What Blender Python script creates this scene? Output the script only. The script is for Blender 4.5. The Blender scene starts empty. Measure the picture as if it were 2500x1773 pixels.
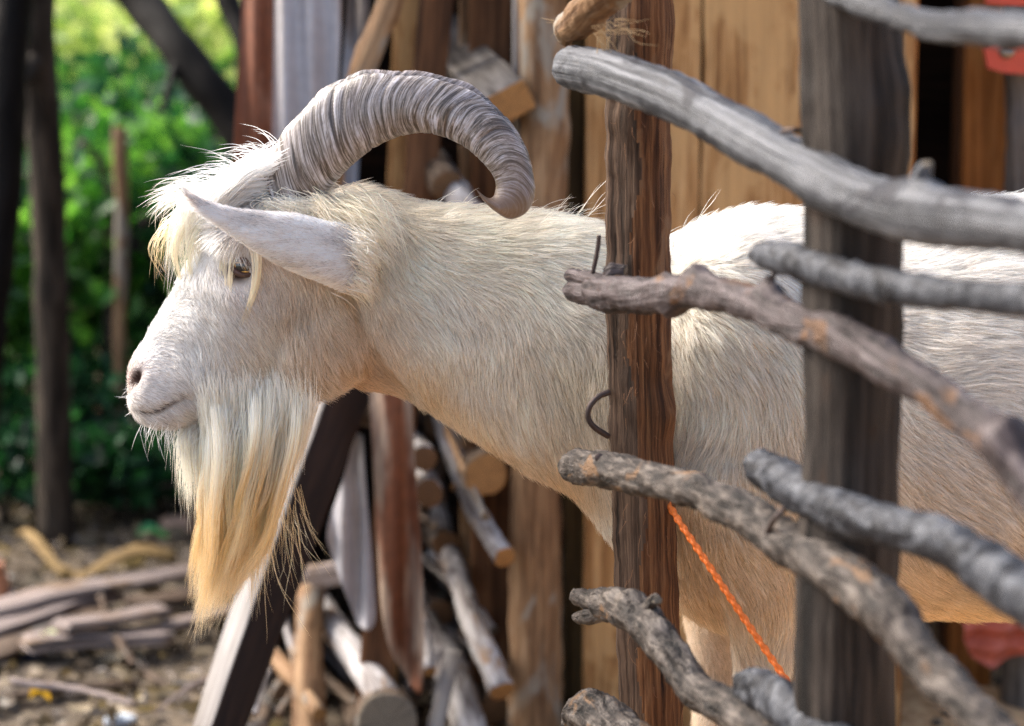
import bpy, bmesh, math, random
import numpy as np
from mathutils import Vector, Matrix
from mathutils.bvhtree import BVHTree
from mathutils.kdtree import KDTree

R = math.radians
sc = bpy.context.scene
col = sc.collection

# ------------------------------------------------------------------ camera
CAM = np.array([0.0, -2.5, 1.115])
PITCH = R(9.0)
FPX = 6000.0                       # focal length in pixels of a 2500 wide frame
cd = bpy.data.cameras.new('camera')
cam = bpy.data.objects.new('camera', cd)
col.objects.link(cam)
cam.location = CAM
cam.rotation_euler = (R(90) - PITCH, 0, 0)
cd.sensor_width = 36.0
cd.lens = FPX / 2500 * 36.0
cd.clip_start = 0.05
cd.clip_end = 600
cd.dof.use_dof = True
cd.dof.focus_distance = 2.45
cd.dof.aperture_fstop = 3.6
cd.dof.aperture_blades = 0
sc.camera = cam

# ------------------------------------------------------------------ light
SUN_EL, SUN_AZ = R(44), R(-68)     # azimuth measured from +Y towards +X
sdir = np.array([math.sin(SUN_AZ) * math.cos(SUN_EL), math.cos(SUN_AZ) * math.cos(SUN_EL), math.sin(SUN_EL)])
w = bpy.data.worlds.new('World'); sc.world = w; w.use_nodes = True
nt = w.node_tree
bg = nt.nodes['Background']
sky = nt.nodes.new('ShaderNodeTexSky')
sky.sky_type = 'NISHITA'; sky.sun_disc = False
sky.sun_elevation = SUN_EL; sky.sun_rotation = SUN_AZ
sky.air_density = 1.0; sky.dust_density = 4.5; sky.ozone_density = 1.0
nt.links.new(sky.outputs[0], bg.inputs[0])
bg.inputs[1].default_value = 0.14
sl = bpy.data.lights.new('sun', 'SUN'); so = bpy.data.objects.new('sun', sl); col.objects.link(so)
sl.energy = 1.75; sl.angle = R(20); sl.color = (1.0, 0.95, 0.87)
so.rotation_euler = Vector(sdir).to_track_quat('Z', 'Y').to_euler()
so.location = (-3, 4, 6)
sc.view_settings.view_transform = 'Standard'
sc.view_settings.look = 'None'
sc.view_settings.exposure = 1.8
sc.view_settings.gamma = 1.0
sc.view_settings.use_curve_mapping = False
sc.render.engine = 'CYCLES'
sc.cycles.use_denoising = True
sc.cycles.denoising_prefilter = 'NONE'
sc.cycles.max_bounces = 8
sc.cycles.diffuse_bounces = 4
sc.cycles.glossy_bounces = 4
sc.cycles.transmission_bounces = 8
sc.cycles.use_adaptive_sampling = False
sc.cycles_curves.shape = 'RIBBONS'

# ------------------------------------------------------------------ helpers
rng = np.random.default_rng(7)
random.seed(7)
CF = np.array([0, math.cos(PITCH), -math.sin(PITCH)])
CU = np.array([0, math.sin(PITCH), math.cos(PITCH)])
CR = np.array([1.0, 0, 0])

def ray(px, py):
    return CF + CR * ((px - 1250) / FPX) - CU * ((py - 886.5) / FPX)
def at(px, py, Y):
    r = ray(px, py)
    return CAM + r * ((Y - CAM[1]) / r[1])
def pxm(Y):                         # metres per photo pixel at depth Y
    return (Y - CAM[1]) * 1.012 / FPX
def proj(P):
    d = np.asarray(P) - CAM
    z = d @ CF
    return np.stack([1250 + FPX * (d @ CR) / z, 886.5 - FPX * (d @ CU) / z], -1)
def S(r, g, b):
    c = np.array([r, g, b]) / 255.0
    return np.where(c <= 0.04045, c / 12.92, ((c + 0.055) / 1.055) ** 2.4)
def nrm(v):
    v = np.asarray(v, float)
    return v / (np.linalg.norm(v, axis=-1, keepdims=True) + 1e-12)

def wav(P, freq, seed, octv=3, n=9):
    """smooth pseudo noise in about -1..1 from random plane waves"""
    P = np.asarray(P, float); g = np.random.default_rng(seed)
    out = np.zeros(P.shape[:-1]); amp = 1.0; tot = 0
    for o in range(octv):
        k = nrm(g.normal(size=(n, P.shape[-1]))) * freq * g.uniform(.7, 1.4, (n, 1))
        ph = g.uniform(0, 6.28, n)
        out += amp * np.sin(P @ k.T * 6.28 + ph).sum(-1) / math.sqrt(n)
        tot += amp; amp *= .5; freq *= 2.1
    return out / tot

def catmull(pts, n):
    pts = np.asarray(pts, float)
    if len(pts) == 2:
        t = np.linspace(0, 1, n)[:, None]
        return pts[0] * (1 - t) + pts[1] * t
    d = np.linalg.norm(np.diff(pts[:, :3], axis=0), axis=1) ** .5
    t = np.concatenate([[0], np.cumsum(d)]); t /= t[-1]
    q = np.linspace(0, 1, n)
    m = np.zeros_like(pts)
    m[1:-1] = (pts[2:] - pts[:-2]) / (t[2:] - t[:-2])[:, None]
    m[0] = (pts[1] - pts[0]) / (t[1] - t[0]); m[-1] = (pts[-1] - pts[-2]) / (t[-1] - t[-2])
    i = np.clip(np.searchsorted(t, q, side='right') - 1, 0, len(t) - 2)
    h = (t[i + 1] - t[i])[:, None]; u = ((q - t[i])[:, None]) / h
    return ((2 * u**3 - 3 * u**2 + 1) * pts[i] + (u**3 - 2 * u**2 + u) * h * m[i]
            + (-2 * u**3 + 3 * u**2) * pts[i + 1] + (u**3 - u**2) * h * m[i + 1])

class G:
    """collects geometry, then builds ONE mesh object"""
    def __init__(s):
        s.v = []; s.f = []; s.uv = []; s.mi = []; s.n = 0
    def add(s, v, f, uv=None, mi=0):
        v = np.asarray(v, float)
        s.v.append(v)
        for k, q in enumerate(f):
            s.f.append(tuple(int(i) + s.n for i in q))
            if uv is None: s.uv.extend([(0, 0)] * len(q))
            else: s.uv.extend(uv[k])
            s.mi.append(mi if np.isscalar(mi) else mi[k])
        s.n += len(v)
        return s
    def build(s, name, mats, parent=None, smooth=True, loc=None):
        v = np.concatenate(s.v)
        if loc is None:
            if parent is not None: loc = np.array(parent.location)
            else: loc = np.array([(v[:, 0].min() + v[:, 0].max()) / 2, (v[:, 1].min() + v[:, 1].max()) / 2, v[:, 2].min()])
        loc = np.asarray(loc, float)
        me = bpy.data.meshes.new(name)
        me.from_pydata((v - loc).tolist(), [], s.f)
        uvl = me.uv_layers.new(name='UVMap')
        uvl.data.foreach_set('uv', np.array(s.uv, dtype=np.float32).ravel())
        for m in (mats if isinstance(mats, (list, tuple)) else [mats]): me.materials.append(m)
        me.polygons.foreach_set('material_index', np.array(s.mi, dtype=np.int32))
        if smooth: me.polygons.foreach_set('use_smooth', np.ones(len(me.polygons), dtype=bool))
        me.update()
        o = bpy.data.objects.new(name, me); col.objects.link(o)
        o.location = loc
        if parent is not None: attach(o, parent)
        return o

def world_loc(o):
    l = Vector(o.location)
    return l
def attach(o, parent):
    """parent while keeping the world position (objects here only carry locations)"""
    base = WL.get(parent.name, Vector(parent.location))
    o.parent = parent
    o.matrix_parent_inverse = Matrix.Translation(base).inverted()
    WL[o.name] = Vector(o.location)
WL = {}

def tag(o, label=None, cat=None, group=None, kind=None):
    if label: o['label'] = label
    if cat: o['category'] = cat
    if group: o['group'] = group
    if kind: o['kind'] = kind
    return o
def empty(name, loc, label=None, cat=None, group=None):
    o = bpy.data.objects.new(name, None); col.objects.link(o)
    o.location = loc; o.empty_display_size = .05
    WL[o.name] = Vector(loc)
    return tag(o, label, cat, group)

def circ(n):
    a = np.linspace(0, 2 * math.pi, n, endpoint=False)
    return np.stack([np.cos(a), np.sin(a)], -1)
def rrect(w, t, r, k=3):
    """rounded rectangle profile, w along axis 1, t along axis 2"""
    pts = []
    for cx, cy, a0 in ((1, 1, 0), (-1, 1, 90), (-1, -1, 180), (1, -1, 270)):
        for j in range(k):
            a = R(a0 + 90 * j / (k - 1))
            pts.append((cx * (w / 2 - r) + r * math.cos(a), cy * (t / 2 - r) + r * math.sin(a)))
    return np.array(pts)

def loft(g, path, prof, scale=1.0, hint=(0, -1, 0), rough=0.0, rfreq=20, seed=0, mi=0, cap=(True, True),
         capmi=None, knots=(), v0=0.0, capbulge=0.15, facetmi=None, endcut=0.0):
    """sweep profile (n,2) along path (m,3); prof axis 2 looks along hint. knots: (point, radius, height)"""
    path = np.asarray(path, float); m = len(path); n = len(prof)
    T = nrm(np.gradient(path, axis=0))
    A2 = np.empty_like(T); h = np.asarray(hint, float)
    for i in range(m):
        h = h - T[i] * (h @ T[i]); h = h / (np.linalg.norm(h) + 1e-12); A2[i] = h
    A1 = np.cross(A2, T)
    sc_ = np.broadcast_to(np.asarray(scale, float), (m,))
    P = path[:, None, :] + sc_[:, None, None] * (prof[None, :, :1] * A1[:, None, :] + prof[None, :, 1:] * A2[:, None, :])
    Nn = nrm(P - path[:, None, :])
    if rough: P = P + Nn * (rough * (wav(P, rfreq, seed + 11) + .3 * wav(P, rfreq * 3.3, seed + 12, 2)))[..., None]
    for (kp, kr, kh) in knots:
        d2 = ((P - np.asarray(kp)) ** 2).sum(-1)
        P = P + Nn * (kh * np.exp(-d2 / kr**2))[..., None]
    if endcut:
        for e in (0, -1):
            P[e] += T[e] * (endcut * wav(P[e] , 25, seed + 5))[:, None]
    L = np.concatenate([[0], np.cumsum(np.linalg.norm(np.diff(path, axis=0), axis=1))]) + v0
    pr = np.asarray(prof); per = np.concatenate([[0], np.cumsum(np.linalg.norm(np.roll(pr, -1, 0) - pr, axis=1))]) * sc_.mean()
    V = P.reshape(-1, 3); F = []; UV = []; MI = []
    for i in range(m - 1):
        for j in range(n):
            k = (j + 1) % n
            F.append((i * n + j, i * n + k, (i + 1) * n + k, (i + 1) * n + j))
            UV.append(((L[i], per[j]), (L[i], per[j + 1]), (L[i + 1], per[j + 1]), (L[i + 1], per[j])))
            MI.append(mi if facetmi is None else (facetmi(i, j) if callable(facetmi) else facetmi[j]))
    extra = []; base = len(V)
    cm = mi if capmi is None else capmi
    for e, on in ((0, cap[0]), (m - 1, cap[1])):
        if not on: continue
        ring = P[e]; cpt = ring.mean(0); sgn = -1 if e == 0 else 1
        rr = np.linalg.norm(ring - cpt, axis=1).mean()
        mid = cpt + (ring - cpt) * .9 + sgn * T[e] * rr * capbulge * .6
        ci = base + len(extra)
        extra.extend(mid); extra.append(cpt + sgn * T[e] * rr * capbulge)
        loc = np.stack([(ring - cpt) @ A1[e], (ring - cpt) @ A2[e]], -1)
        for j in range(n):
            k = (j + 1) % n
            q = (e * n + j, e * n + k, ci + k, ci + j); tr = (ci + j, ci + k, ci + n)
            uq = (tuple(loc[j]), tuple(loc[k]), tuple(loc[k] * .9), tuple(loc[j] * .9)); ut = (tuple(loc[j] * .9), tuple(loc[k] * .9), (0, 0))
            if e == 0: q = q[::-1]; uq = uq[::-1]; tr = tr[::-1]; ut = ut[::-1]
            F += [q, tr]
            UV += [uq, ut]; MI += [cm, cm]
    if extra: V = np.concatenate([V, np.array(extra)])
    g.add(V, F, UV, MI)
    return P, T

def ppath(pts, Yf, n):
    """pixel polyline (px,py,width px[,Y]) -> world path and radii"""
    W = []
    for p in pts:
        Y = p[3] if len(p) > 3 else (Yf(p[0]) if callable(Yf) else Yf)
        q = at(p[0], p[1], Y); W.append([*q, p[2] * pxm(Y) / 2])
    c = catmull(W, n)
    return c[:, :3], c[:, 3]

# ------------------------------------------------------------------ materials
def newmat(name):
    m = bpy.data.materials.new(name); m.use_nodes = True
    return m, m.node_tree.nodes, m.node_tree.links, m.node_tree.nodes['Principled BSDF']
def rgba(c): return (float(c[0]), float(c[1]), float(c[2]), 1)
def node(N, t, **kw):
    n = N.new(t)
    for k, v in kw.items(): setattr(n, k, v)
    return n
def ramp(N, stops):
    r = N.new('ShaderNodeValToRGB'); e = r.color_ramp.elements
    while len(e) < len(stops): e.new(.5)
    for i, (p, c) in enumerate(stops): e[i].position = p; e[i].color = rgba(c) if not np.isscalar(c) else (c, c, c, 1)
    return r
def mix(N, L, fac, a, b, blend='MIX'):
    m = N.new('ShaderNodeMix'); m.data_type = 'RGBA'; m.blend_type = blend
    for s, v in ((0, fac), (6, a), (7, b)):
        if hasattr(v, 'is_output'): L.new(v, m.inputs[s])
        elif s == 0: m.inputs[0].default_value = v
        else: m.inputs[s].default_value = rgba(v)
    return m.outputs[2]

def wood(name, dark, mid, light, weather=None, wamt=.5, us=6, vs=120, bump=.35, rough=.75, wscale=9, crack=.5, mul=.68):
    """fibrous wood or bark; UV u runs along the piece and v across it, both in metres"""
    dark, mid, light = (np.asarray(q_) * mul for q_ in (dark, mid, light)); weather = None if weather is None else np.asarray(weather) * mul
    m, N, L, b = newmat(name)
    uv = node(N, 'ShaderNodeTexCoord'); oi = node(N, 'ShaderNodeObjectInfo')
    comb = node(N, 'ShaderNodeCombineXYZ')
    mul = node(N, 'ShaderNodeMath', operation='MULTIPLY'); mul.inputs[1].default_value = 37.0
    L.new(oi.outputs['Random'], mul.inputs[0]); L.new(mul.outputs[0], comb.inputs[2]); L.new(mul.outputs[0], comb.inputs[0])
    add = node(N, 'ShaderNodeVectorMath', operation='ADD'); L.new(uv.outputs['UV'], add.inputs[0]); L.new(comb.outputs[0], add.inputs[1])
    def nz(su, sv, detail, rgh=.6, dist=0.0):
        mp = node(N, 'ShaderNodeMapping'); mp.inputs['Scale'].default_value = (su, sv, 1)
        L.new(add.outputs[0], mp.inputs[0])
        t = node(N, 'ShaderNodeTexNoise'); t.inputs['Scale'].default_value = 1; t.inputs['Detail'].default_value = detail
        t.inputs['Roughness'].default_value = rgh; t.inputs['Distortion'].default_value = dist
        L.new(mp.outputs[0], t.inputs['Vector']); return t.outputs[0]
    fib = nz(us, vs, 6, .65, .4)
    r = ramp(N, [(.36, dark), (.5, mid), (.64, light)]); L.new(fib, r.inputs[0])
    c = r.outputs[0]
    fine = nz(us * 4, vs * 4, 3)
    rf = ramp(N, [(.3, .45), (.6, 1.0)]); L.new(fine, rf.inputs[0])
    c = mix(N, L, .6, c, rf.outputs[0], 'MULTIPLY')
    if weather is not None:
        wz = nz(wscale, wscale * 2.2, 4, .6, .6)
        rw = ramp(N, [(.66 - wamt * .3, 0.0), (.72 - wamt * .3, 1.0)]); L.new(wz, rw.inputs[0])
        wc = mix(N, L, fib, np.asarray(weather) * .55, np.asarray(weather) * 1.25)
        c = mix(N, L, rw.outputs[0], c, wc)
    ck = nz(us * .55, vs * .45, 5, .7, .8)
    rc = ramp(N, [(.36, 1.0), (.42, 0.0)]); L.new(ck, rc.inputs[0])
    sm = node(N, 'ShaderNodeMath', operation='MULTIPLY'); sm.inputs[1].default_value = crack; L.new(rc.outputs[0], sm.inputs[0])
    c = mix(N, L, sm.outputs[0], c, np.asarray(dark) * .35)
    L.new(c, b.inputs['Base Color'])
    hm = node(N, 'ShaderNodeMath', operation='SUBTRACT'); L.new(fib, hm.inputs[0]); L.new(sm.outputs[0], hm.inputs[1])
    h2 = node(N, 'ShaderNodeMath', operation='MULTIPLY_ADD'); L.new(fine, h2.inputs[0]); h2.inputs[1].default_value = .4; L.new(hm.outputs[0], h2.inputs[2])
    bp = node(N, 'ShaderNodeBump'); bp.inputs['Strength'].default_value = bump; bp.inputs['Distance'].default_value = .005
    L.new(h2.outputs[0], bp.inputs['Height']); L.new(bp.outputs[0], b.inputs['Normal'])
    b.inputs['Roughness'].default_value = rough
    b.inputs['Specular IOR Level'].default_value = .2
    return m

def sawn(name, c0, c1):
    m, N, L, b = newmat(name)
    uv = node(N, 'ShaderNodeTexCoord')
    wv = node(N, 'ShaderNodeTexWave', wave_type='RINGS', rings_direction='Z'); wv.inputs['Scale'].default_value = 220; wv.inputs['Distortion'].default_value = 3
    wv.inputs['Detail'].default_value = 2
    L.new(uv.outputs['UV'], wv.inputs[0])
    nz = node(N, 'ShaderNodeTexNoise'); nz.inputs['Scale'].default_value = 90; nz.inputs['Detail'].default_value = 5; L.new(uv.outputs['UV'], nz.inputs[0])
    c = mix(N, L, wv.outputs[1], c0, c1)
    c = mix(N, L, nz.outputs[0], c, np.asarray(c0) * .5)
    sp_ = node(N, 'ShaderNodeSeparateXYZ'); L.new(uv.outputs['UV'], sp_.inputs[0])
    an = node(N, 'ShaderNodeMath', operation='ARCTAN2'); L.new(sp_.outputs[0], an.inputs[0]); L.new(sp_.outputs[1], an.inputs[1])
    n1_ = node(N, 'ShaderNodeTexNoise', noise_dimensions='1D'); n1_.inputs['Scale'].default_value = 2.6; n1_.inputs['Detail'].default_value = 3; L.new(an.outputs[0], n1_.inputs['W'])
    rk = ramp(N, [(.485, 0.0), (.5, .8), (.515, 0.0)]); L.new(n1_.outputs[0], rk.inputs[0])
    c = mix(N, L, rk.outputs[0], c, np.asarray(c1) * .25)
    L.new(c, b.inputs['Base Color']); b.inputs['Roughness'].default_value = .85
    bp = node(N, 'ShaderNodeBump'); bp.inputs['Strength'].default_value = .4; bp.inputs['Distance'].default_value = .002
    L.new(nz.outputs[0], bp.inputs['Height']); L.new(bp.outputs[0], b.inputs['Normal'])
    return m

def metal_sheet(name, base, rust, amt, stripe=None):
    m, N, L, b = newmat(name)
    uv = node(N, 'ShaderNodeTexCoord')
    mp = node(N, 'ShaderNodeMapping'); mp.inputs['Scale'].default_value = (3.5, 16, 1); L.new(uv.outputs['UV'], mp.inputs[0])
    nz = node(N, 'ShaderNodeTexNoise'); nz.inputs['Scale'].default_value = 1; nz.inputs['Detail'].default_value = 6; L.new(mp.outputs[0], nz.inputs[0])
    r = ramp(N, [(.62 - amt * .3, 0.0), (.7 - amt * .3, 1.0)]); L.new(nz.outputs[0], r.inputs[0])
    n2 = node(N, 'ShaderNodeTexNoise'); n2.inputs['Scale'].default_value = 60; n2.inputs['Detail'].default_value = 5; L.new(uv.outputs['UV'], n2.inputs[0])
    cr = mix(N, L, n2.outputs[0], np.asarray(rust) * .32, np.asarray(rust) * 1.05)
    cb = mix(N, L, n2.outputs[0], np.asarray(base) * .6, np.asarray(base) * .95)
    c = mix(N, L, r.outputs[0], cb, cr)
    L.new(c, b.inputs['Base Color'])
    b.inputs['Roughness'].default_value = .55; b.inputs['Metallic'].default_value = .15
    bp = node(N, 'ShaderNodeBump'); bp.inputs['Strength'].default_value = .2; bp.inputs['Distance'].default_value = .002
    L.new(n2.outputs[0], bp.inputs['Height']); L.new(bp.outputs[0], b.inputs['Normal'])
    return m

def leafmat(name, c0, c1, c2, trans=.5, scale=7, spec=.35):
    m, N, L, b = newmat(name)
    tc = node(N, 'ShaderNodeTexCoord')
    nz = node(N, 'ShaderNodeTexNoise'); nz.inputs['Scale'].default_value = scale; nz.inputs['Detail'].default_value = 4; L.new(tc.outputs['Object'], nz.inputs[0])
    at_ = node(N, 'ShaderNodeTexWhiteNoise'); L.new(tc.outputs['UV'], at_.inputs[0])
    ad = node(N, 'ShaderNodeMath', operation='MULTIPLY_ADD'); L.new(at_.outputs[0], ad.inputs[0]); ad.inputs[1].default_value = .45
    sb = node(N, 'ShaderNodeMath', operation='SUBTRACT'); L.new(nz.outputs[0], sb.inputs[0]); sb.inputs[1].default_value = .22; L.new(sb.outputs[0], ad.inputs[2])
    r = ramp(N, [(.25, c0), (.5, c1), (.78, c2)]); L.new(ad.outputs[0], r.inputs[0])
    L.new(r.outputs[0], b.inputs['Base Color']); b.inputs['Roughness'].default_value = .45; b.inputs['Specular IOR Level'].default_value = spec
    tr = node(N, 'ShaderNodeBsdfTranslucent')
    br = node(N, 'ShaderNodeMix', data_type='RGBA', blend_type='MULTIPLY'); br.inputs[0].default_value = 1
    L.new(r.outputs[0], br.inputs[6]); br.inputs[7].default_value = (1.55, 1.5, .85, 1); L.new(br.outputs[2], tr.inputs[0])
    ms = node(N, 'ShaderNodeMixShader'); ms.inputs[0].default_value = trans
    L.new(b.outputs[0], ms.inputs[1]); L.new(tr.outputs[0], ms.inputs[2])
    L.new(ms.outputs[0], N['Material Output'].inputs[0])
    return m

def plain(name, c, rough=.6, metal=0, var=.25, scale=40, bump=.1):
    m, N, L, b = newmat(name)
    tc = node(N, 'ShaderNodeTexCoord')
    nz = node(N, 'ShaderNodeTexNoise'); nz.inputs['Scale'].default_value = scale; nz.inputs['Detail'].default_value = 5; L.new(tc.outputs['Object'], nz.inputs[0])
    c_ = mix(N, L, nz.outputs[0], np.asarray(c) * (1 - var), np.asarray(c) * (1 + var))
    L.new(c_, b.inputs['Base Color']); b.inputs['Roughness'].default_value = rough; b.inputs['Metallic'].default_value = metal
    bp = node(N, 'ShaderNodeBump'); bp.inputs['Strength'].default_value = bump; bp.inputs['Distance'].default_value = .002
    L.new(nz.outputs[0], bp.inputs['Height']); L.new(bp.outputs[0], b.inputs['Normal'])
    return m

# ------------------------------------------------------------------ ground
def sstep(a, b, x):
    t = np.clip((x - a) / (b - a), 0, 1); return t * t * (3 - 2 * t)
def gz(x, y):
    x = np.asarray(x, float); y = np.asarray(y, float)
    bank = .46 * np.maximum(y - 2.75, 0) * sstep(2.6, 3.4, y)
    bank = np.minimum(bank, 4 + .02 * y)
    n = wav(np.stack([x, y], -1), .9, 3, 3) * .02
    far = sstep(20, 60, np.hypot(x, y)) * wav(np.stack([x, y], -1), .02, 5, 2) * 2
    return bank + n * sstep(.2, 1.5, np.abs(y) + np.maximum(-x - .2, 0)) + far
def gpt(px, py, z=0.0):
    r = ray(px, py); return CAM + r * ((z - CAM[2]) / r[2])

m_ground, N, L, b = newmat('earth')
tc = node(N, 'ShaderNodeTexCoord')
n1 = node(N, 'ShaderNodeTexNoise'); n1.inputs['Scale'].default_value = 3; n1.inputs['Detail'].default_value = 8; L.new(tc.outputs['Object'], n1.inputs[0])
n2 = node(N, 'ShaderNodeTexNoise'); n2.inputs['Scale'].default_value = 45; n2.inputs['Detail'].default_value = 8; L.new(tc.outputs['Object'], n2.inputs[0])
litter = ramp(N, [(.3, S(38, 32, 26)), (.5, S(84, 72, 58)), (.7, S(122, 108, 88))]); L.new(n2.outputs[0], litter.inputs[0])
tan = ramp(N, [(.3, S(150, 112, 72)), (.5, S(186, 146, 102)), (.7, S(205, 170, 126))]); L.new(n2.outputs[0], tan.inputs[0])
sx = node(N, 'ShaderNodeSeparateXYZ'); L.new(tc.outputs['Object'], sx.inputs[0])
mr = node(N, 'ShaderNodeMapRange'); mr.inputs[1].default_value = -.2; mr.inputs[2].default_value = .25; L.new(sx.outputs[0], mr.inputs[0])
c = mix(N, L, mr.outputs[0], litter.outputs[0], tan.outputs[0])
green = ramp(N, [(.35, S(52, 58, 28)), (.55, S(124, 124, 66)), (.7, S(204, 190, 136))]); L.new(n1.outputs[0], green.inputs[0])
m2 = node(N, 'ShaderNodeMapRange'); m2.inputs[1].default_value = .15; m2.inputs[2].default_value = .6; L.new(sx.outputs[2], m2.inputs[0])
c = mix(N, L, m2.outputs[0], c, green.outputs[0])
L.new(c, b.inputs['Base Color']); b.inputs['Roughness'].default_value = .95
bp = node(N, 'ShaderNodeBump'); bp.inputs['Strength'].default_value = .6; bp.inputs['Distance'].default_value = .02
L.new(n2.outputs[0], bp.inputs['Height']); L.new(bp.outputs[0], b.inputs['Normal'])

t = np.linspace(-1, 1, 181); ax = np.sign(t) * (np.abs(t) * 4 + 146 * np.abs(t) ** 5)
X, Yg = np.meshgrid(ax, ax + 1.5, indexing='ij')
V = np.stack([X, Yg, gz(X, Yg)], -1).reshape(-1, 3); n_ = len(t)
F = [(i * n_ + j, (i + 1) * n_ + j, (i + 1) * n_ + j + 1, i * n_ + j + 1) for i in range(n_ - 1) for j in range(n_ - 1)]
tag(G().add(V, F).build('ground', m_ground, loc=(0, 0, 0)), kind='structure')

# ------------------------------------------------------------------ wood and metal palette
W_tan = wood('tan_plank', S(122, 84, 50), S(176, 132, 84), S(206, 166, 116), weather=S(196, 156, 106), wamt=.5, us=5, vs=120, bump=.35, crack=.3, wscale=5, mul=.82)
W_orange = wood('orange_plank', S(112, 66, 28), S(158, 100, 48), S(182, 126, 70), us=4, vs=90, bump=.25, crack=.2, mul=.8)
W_brown = wood('brown_board', S(66, 42, 26), S(108, 72, 46), S(140, 98, 66), us=4, vs=70, bump=.4, crack=.4)
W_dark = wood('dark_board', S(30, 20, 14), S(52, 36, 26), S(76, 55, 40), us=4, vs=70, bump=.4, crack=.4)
W_beam = wood('dark_beam', S(34, 22, 16), S(48, 32, 24), S(62, 43, 32), us=4, vs=60, bump=.3, crack=.3)
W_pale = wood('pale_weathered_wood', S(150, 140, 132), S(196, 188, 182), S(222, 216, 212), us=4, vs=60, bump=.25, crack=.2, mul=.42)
W_postb = wood('peeled_post', S(104, 74, 50), S(150, 116, 84), S(182, 148, 112), weather=S(160, 150, 136), wamt=.35, us=5, vs=60, bump=.45, crack=.4, wscale=6)
W_grey = wood('grey_timber', S(92, 84, 78), S(136, 128, 122), S(168, 160, 154), us=6, vs=70, bump=.4, crack=.35, mul=.5)
W_logpale = wood('pale_bark', S(122, 112, 108), S(178, 172, 170), S(214, 210, 210), weather=S(168, 140, 116), wamt=.3, us=12, vs=60, bump=.4, crack=.35, wscale=14, mul=.68)
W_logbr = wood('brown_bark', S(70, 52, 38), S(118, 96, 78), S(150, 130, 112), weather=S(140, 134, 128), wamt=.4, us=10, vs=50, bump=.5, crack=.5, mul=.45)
W_olive = wood('olive_plank', S(48, 38, 22), S(82, 68, 44), S(108, 94, 66), us=4, vs=60, bump=.3, crack=.3)
W_slat = wood('lilac_slat', S(84, 74, 70), S(140, 126, 120), S(176, 162, 156), weather=S(120, 100, 82), wamt=.4, us=3, vs=90, bump=.3, crack=.5, mul=.82)
W_tanbark = wood('tan_bark', S(96, 76, 46), S(146, 118, 72), S(176, 148, 100), us=10, vs=60, bump=.5)
SAW = sawn('sawn_end', S(176, 130, 76), S(120, 80, 42))
SAWD = sawn('sawn_end_brown', S(120, 88, 56), S(90, 62, 38))
SAWG = sawn('sawn_end_grey', S(124, 112, 95), S(76, 66, 55))
M_rust = metal_sheet('rusty_sheet', S(176, 132, 110), S(126, 72, 46), .75)
M_rustp = metal_sheet('rust_streaked_sheet', S(168, 146, 128), S(120, 72, 48), .45)
M_white = metal_sheet('galvanised_sheet', S(186, 184, 190), S(150, 126, 108), .12)
M_blue = metal_sheet('grey_sheet', S(150, 158, 172), S(120, 112, 110), .2)
M_red = plain('red_paint', S(178, 62, 40), .5, 0, .2)
M_steel = plain('worn_steel', S(150, 142, 132), .4, .8, .2)
M_iron = plain('rusty_iron', S(62, 50, 46), .6, .5, .3, 200)

def plank(parent, px0, px1, Y, mat, zt=1.75, zb=-.03, th=.022, name='plank', seed=0, tilt=0.0):
    a = at(px0, 886, Y)[0]; b_ = at(px1, 886, Y)[0]; cx = (a + b_) / 2
    nseg = 22; z = np.linspace(zb, zt, nseg)
    path = np.stack([np.full(nseg, cx) + tilt * (z - .8), np.full(nseg, Y + th / 2), z], -1)
    path[:, 1] += wav(path * [1, 0, 1], .5, seed + 71, 1) * .004
    g = G(); loft(g, path, rrect(b_ - a, th, .003), hint=(0, -1, 0), rough=.0016, rfreq=9, seed=seed, capbulge=0)
    o = g.build(name, mat, parent)
    return o

# ------------------------------------------------------------------ shed
shed = empty('plank_shed', (float(at(1700, 886, 1.0)[0]), 1.0, 0), 'plank shed wall of tan and brown boards behind the goat', 'shed')
for i, (a, b_) in enumerate(((1428, 1562), (1564, 1703), (1709, 1962), (1966, 2098), (2102, 2214))):
    plank(shed, a, b_, 1.0, W_tan, seed=i)
plank(shed, 1380, 1432, 1.05, W_olive, seed=11)
plank(shed, 1252, 1274, 1.0, W_pale, th=.03, seed=12)
plank(shed, 1148, 1262, 1.12, W_brown, seed=13)
plank(shed, 1122, 1152, 1.16, W_postb, seed=14)
plank(shed, 2205, 2222, 1.02, W_orange, seed=16, th=.05)
plank(shed, 2336, 2446, 1.25, W_orange, seed=17)
plank(shed, 2322, 2338, 1.27, W_brown, th=.06, seed=18)
for i, px in enumerate((2580, 2720, 2860, 3000)):
    plank(shed, px, px + 130, 1.28, W_brown, seed=20 + i)
# round posts of the wall
def vpost(parent, pts, Y, mat, seed, knots=(), ztop=1.8):
    path, rad = ppath(pts, Y, 60)
    g = G(); loft(g, path, circ(28), rad, rough=.0022, rfreq=14, seed=seed, knots=[(at(kx, ky, Y - .03), kr, kh) for kx, ky, kr, kh in knots])
    return g.build('post', mat, parent)
vpost(shed, [(1326, -420, 118), (1326, 0, 118), (1330, 300, 118), (1318, 700, 118), (1308, 1200, 125), (1306, 1560, 135), (1306, 1840, 140)], .98, W_postb, 3,
      [(1368, 318, .02, .009), (1352, 1330, .018, .006), (1285, 1600, .02, .006)])
vpost(shed, [(2505, -420, 110), (2505, 0, 105), (2512, 300, 110), (2505, 700, 110), (2500, 1790, 120)], 1.18, W_grey, 8, [(2470, 330, .02, .006), (2480, 180, .02, .006)])
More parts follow.
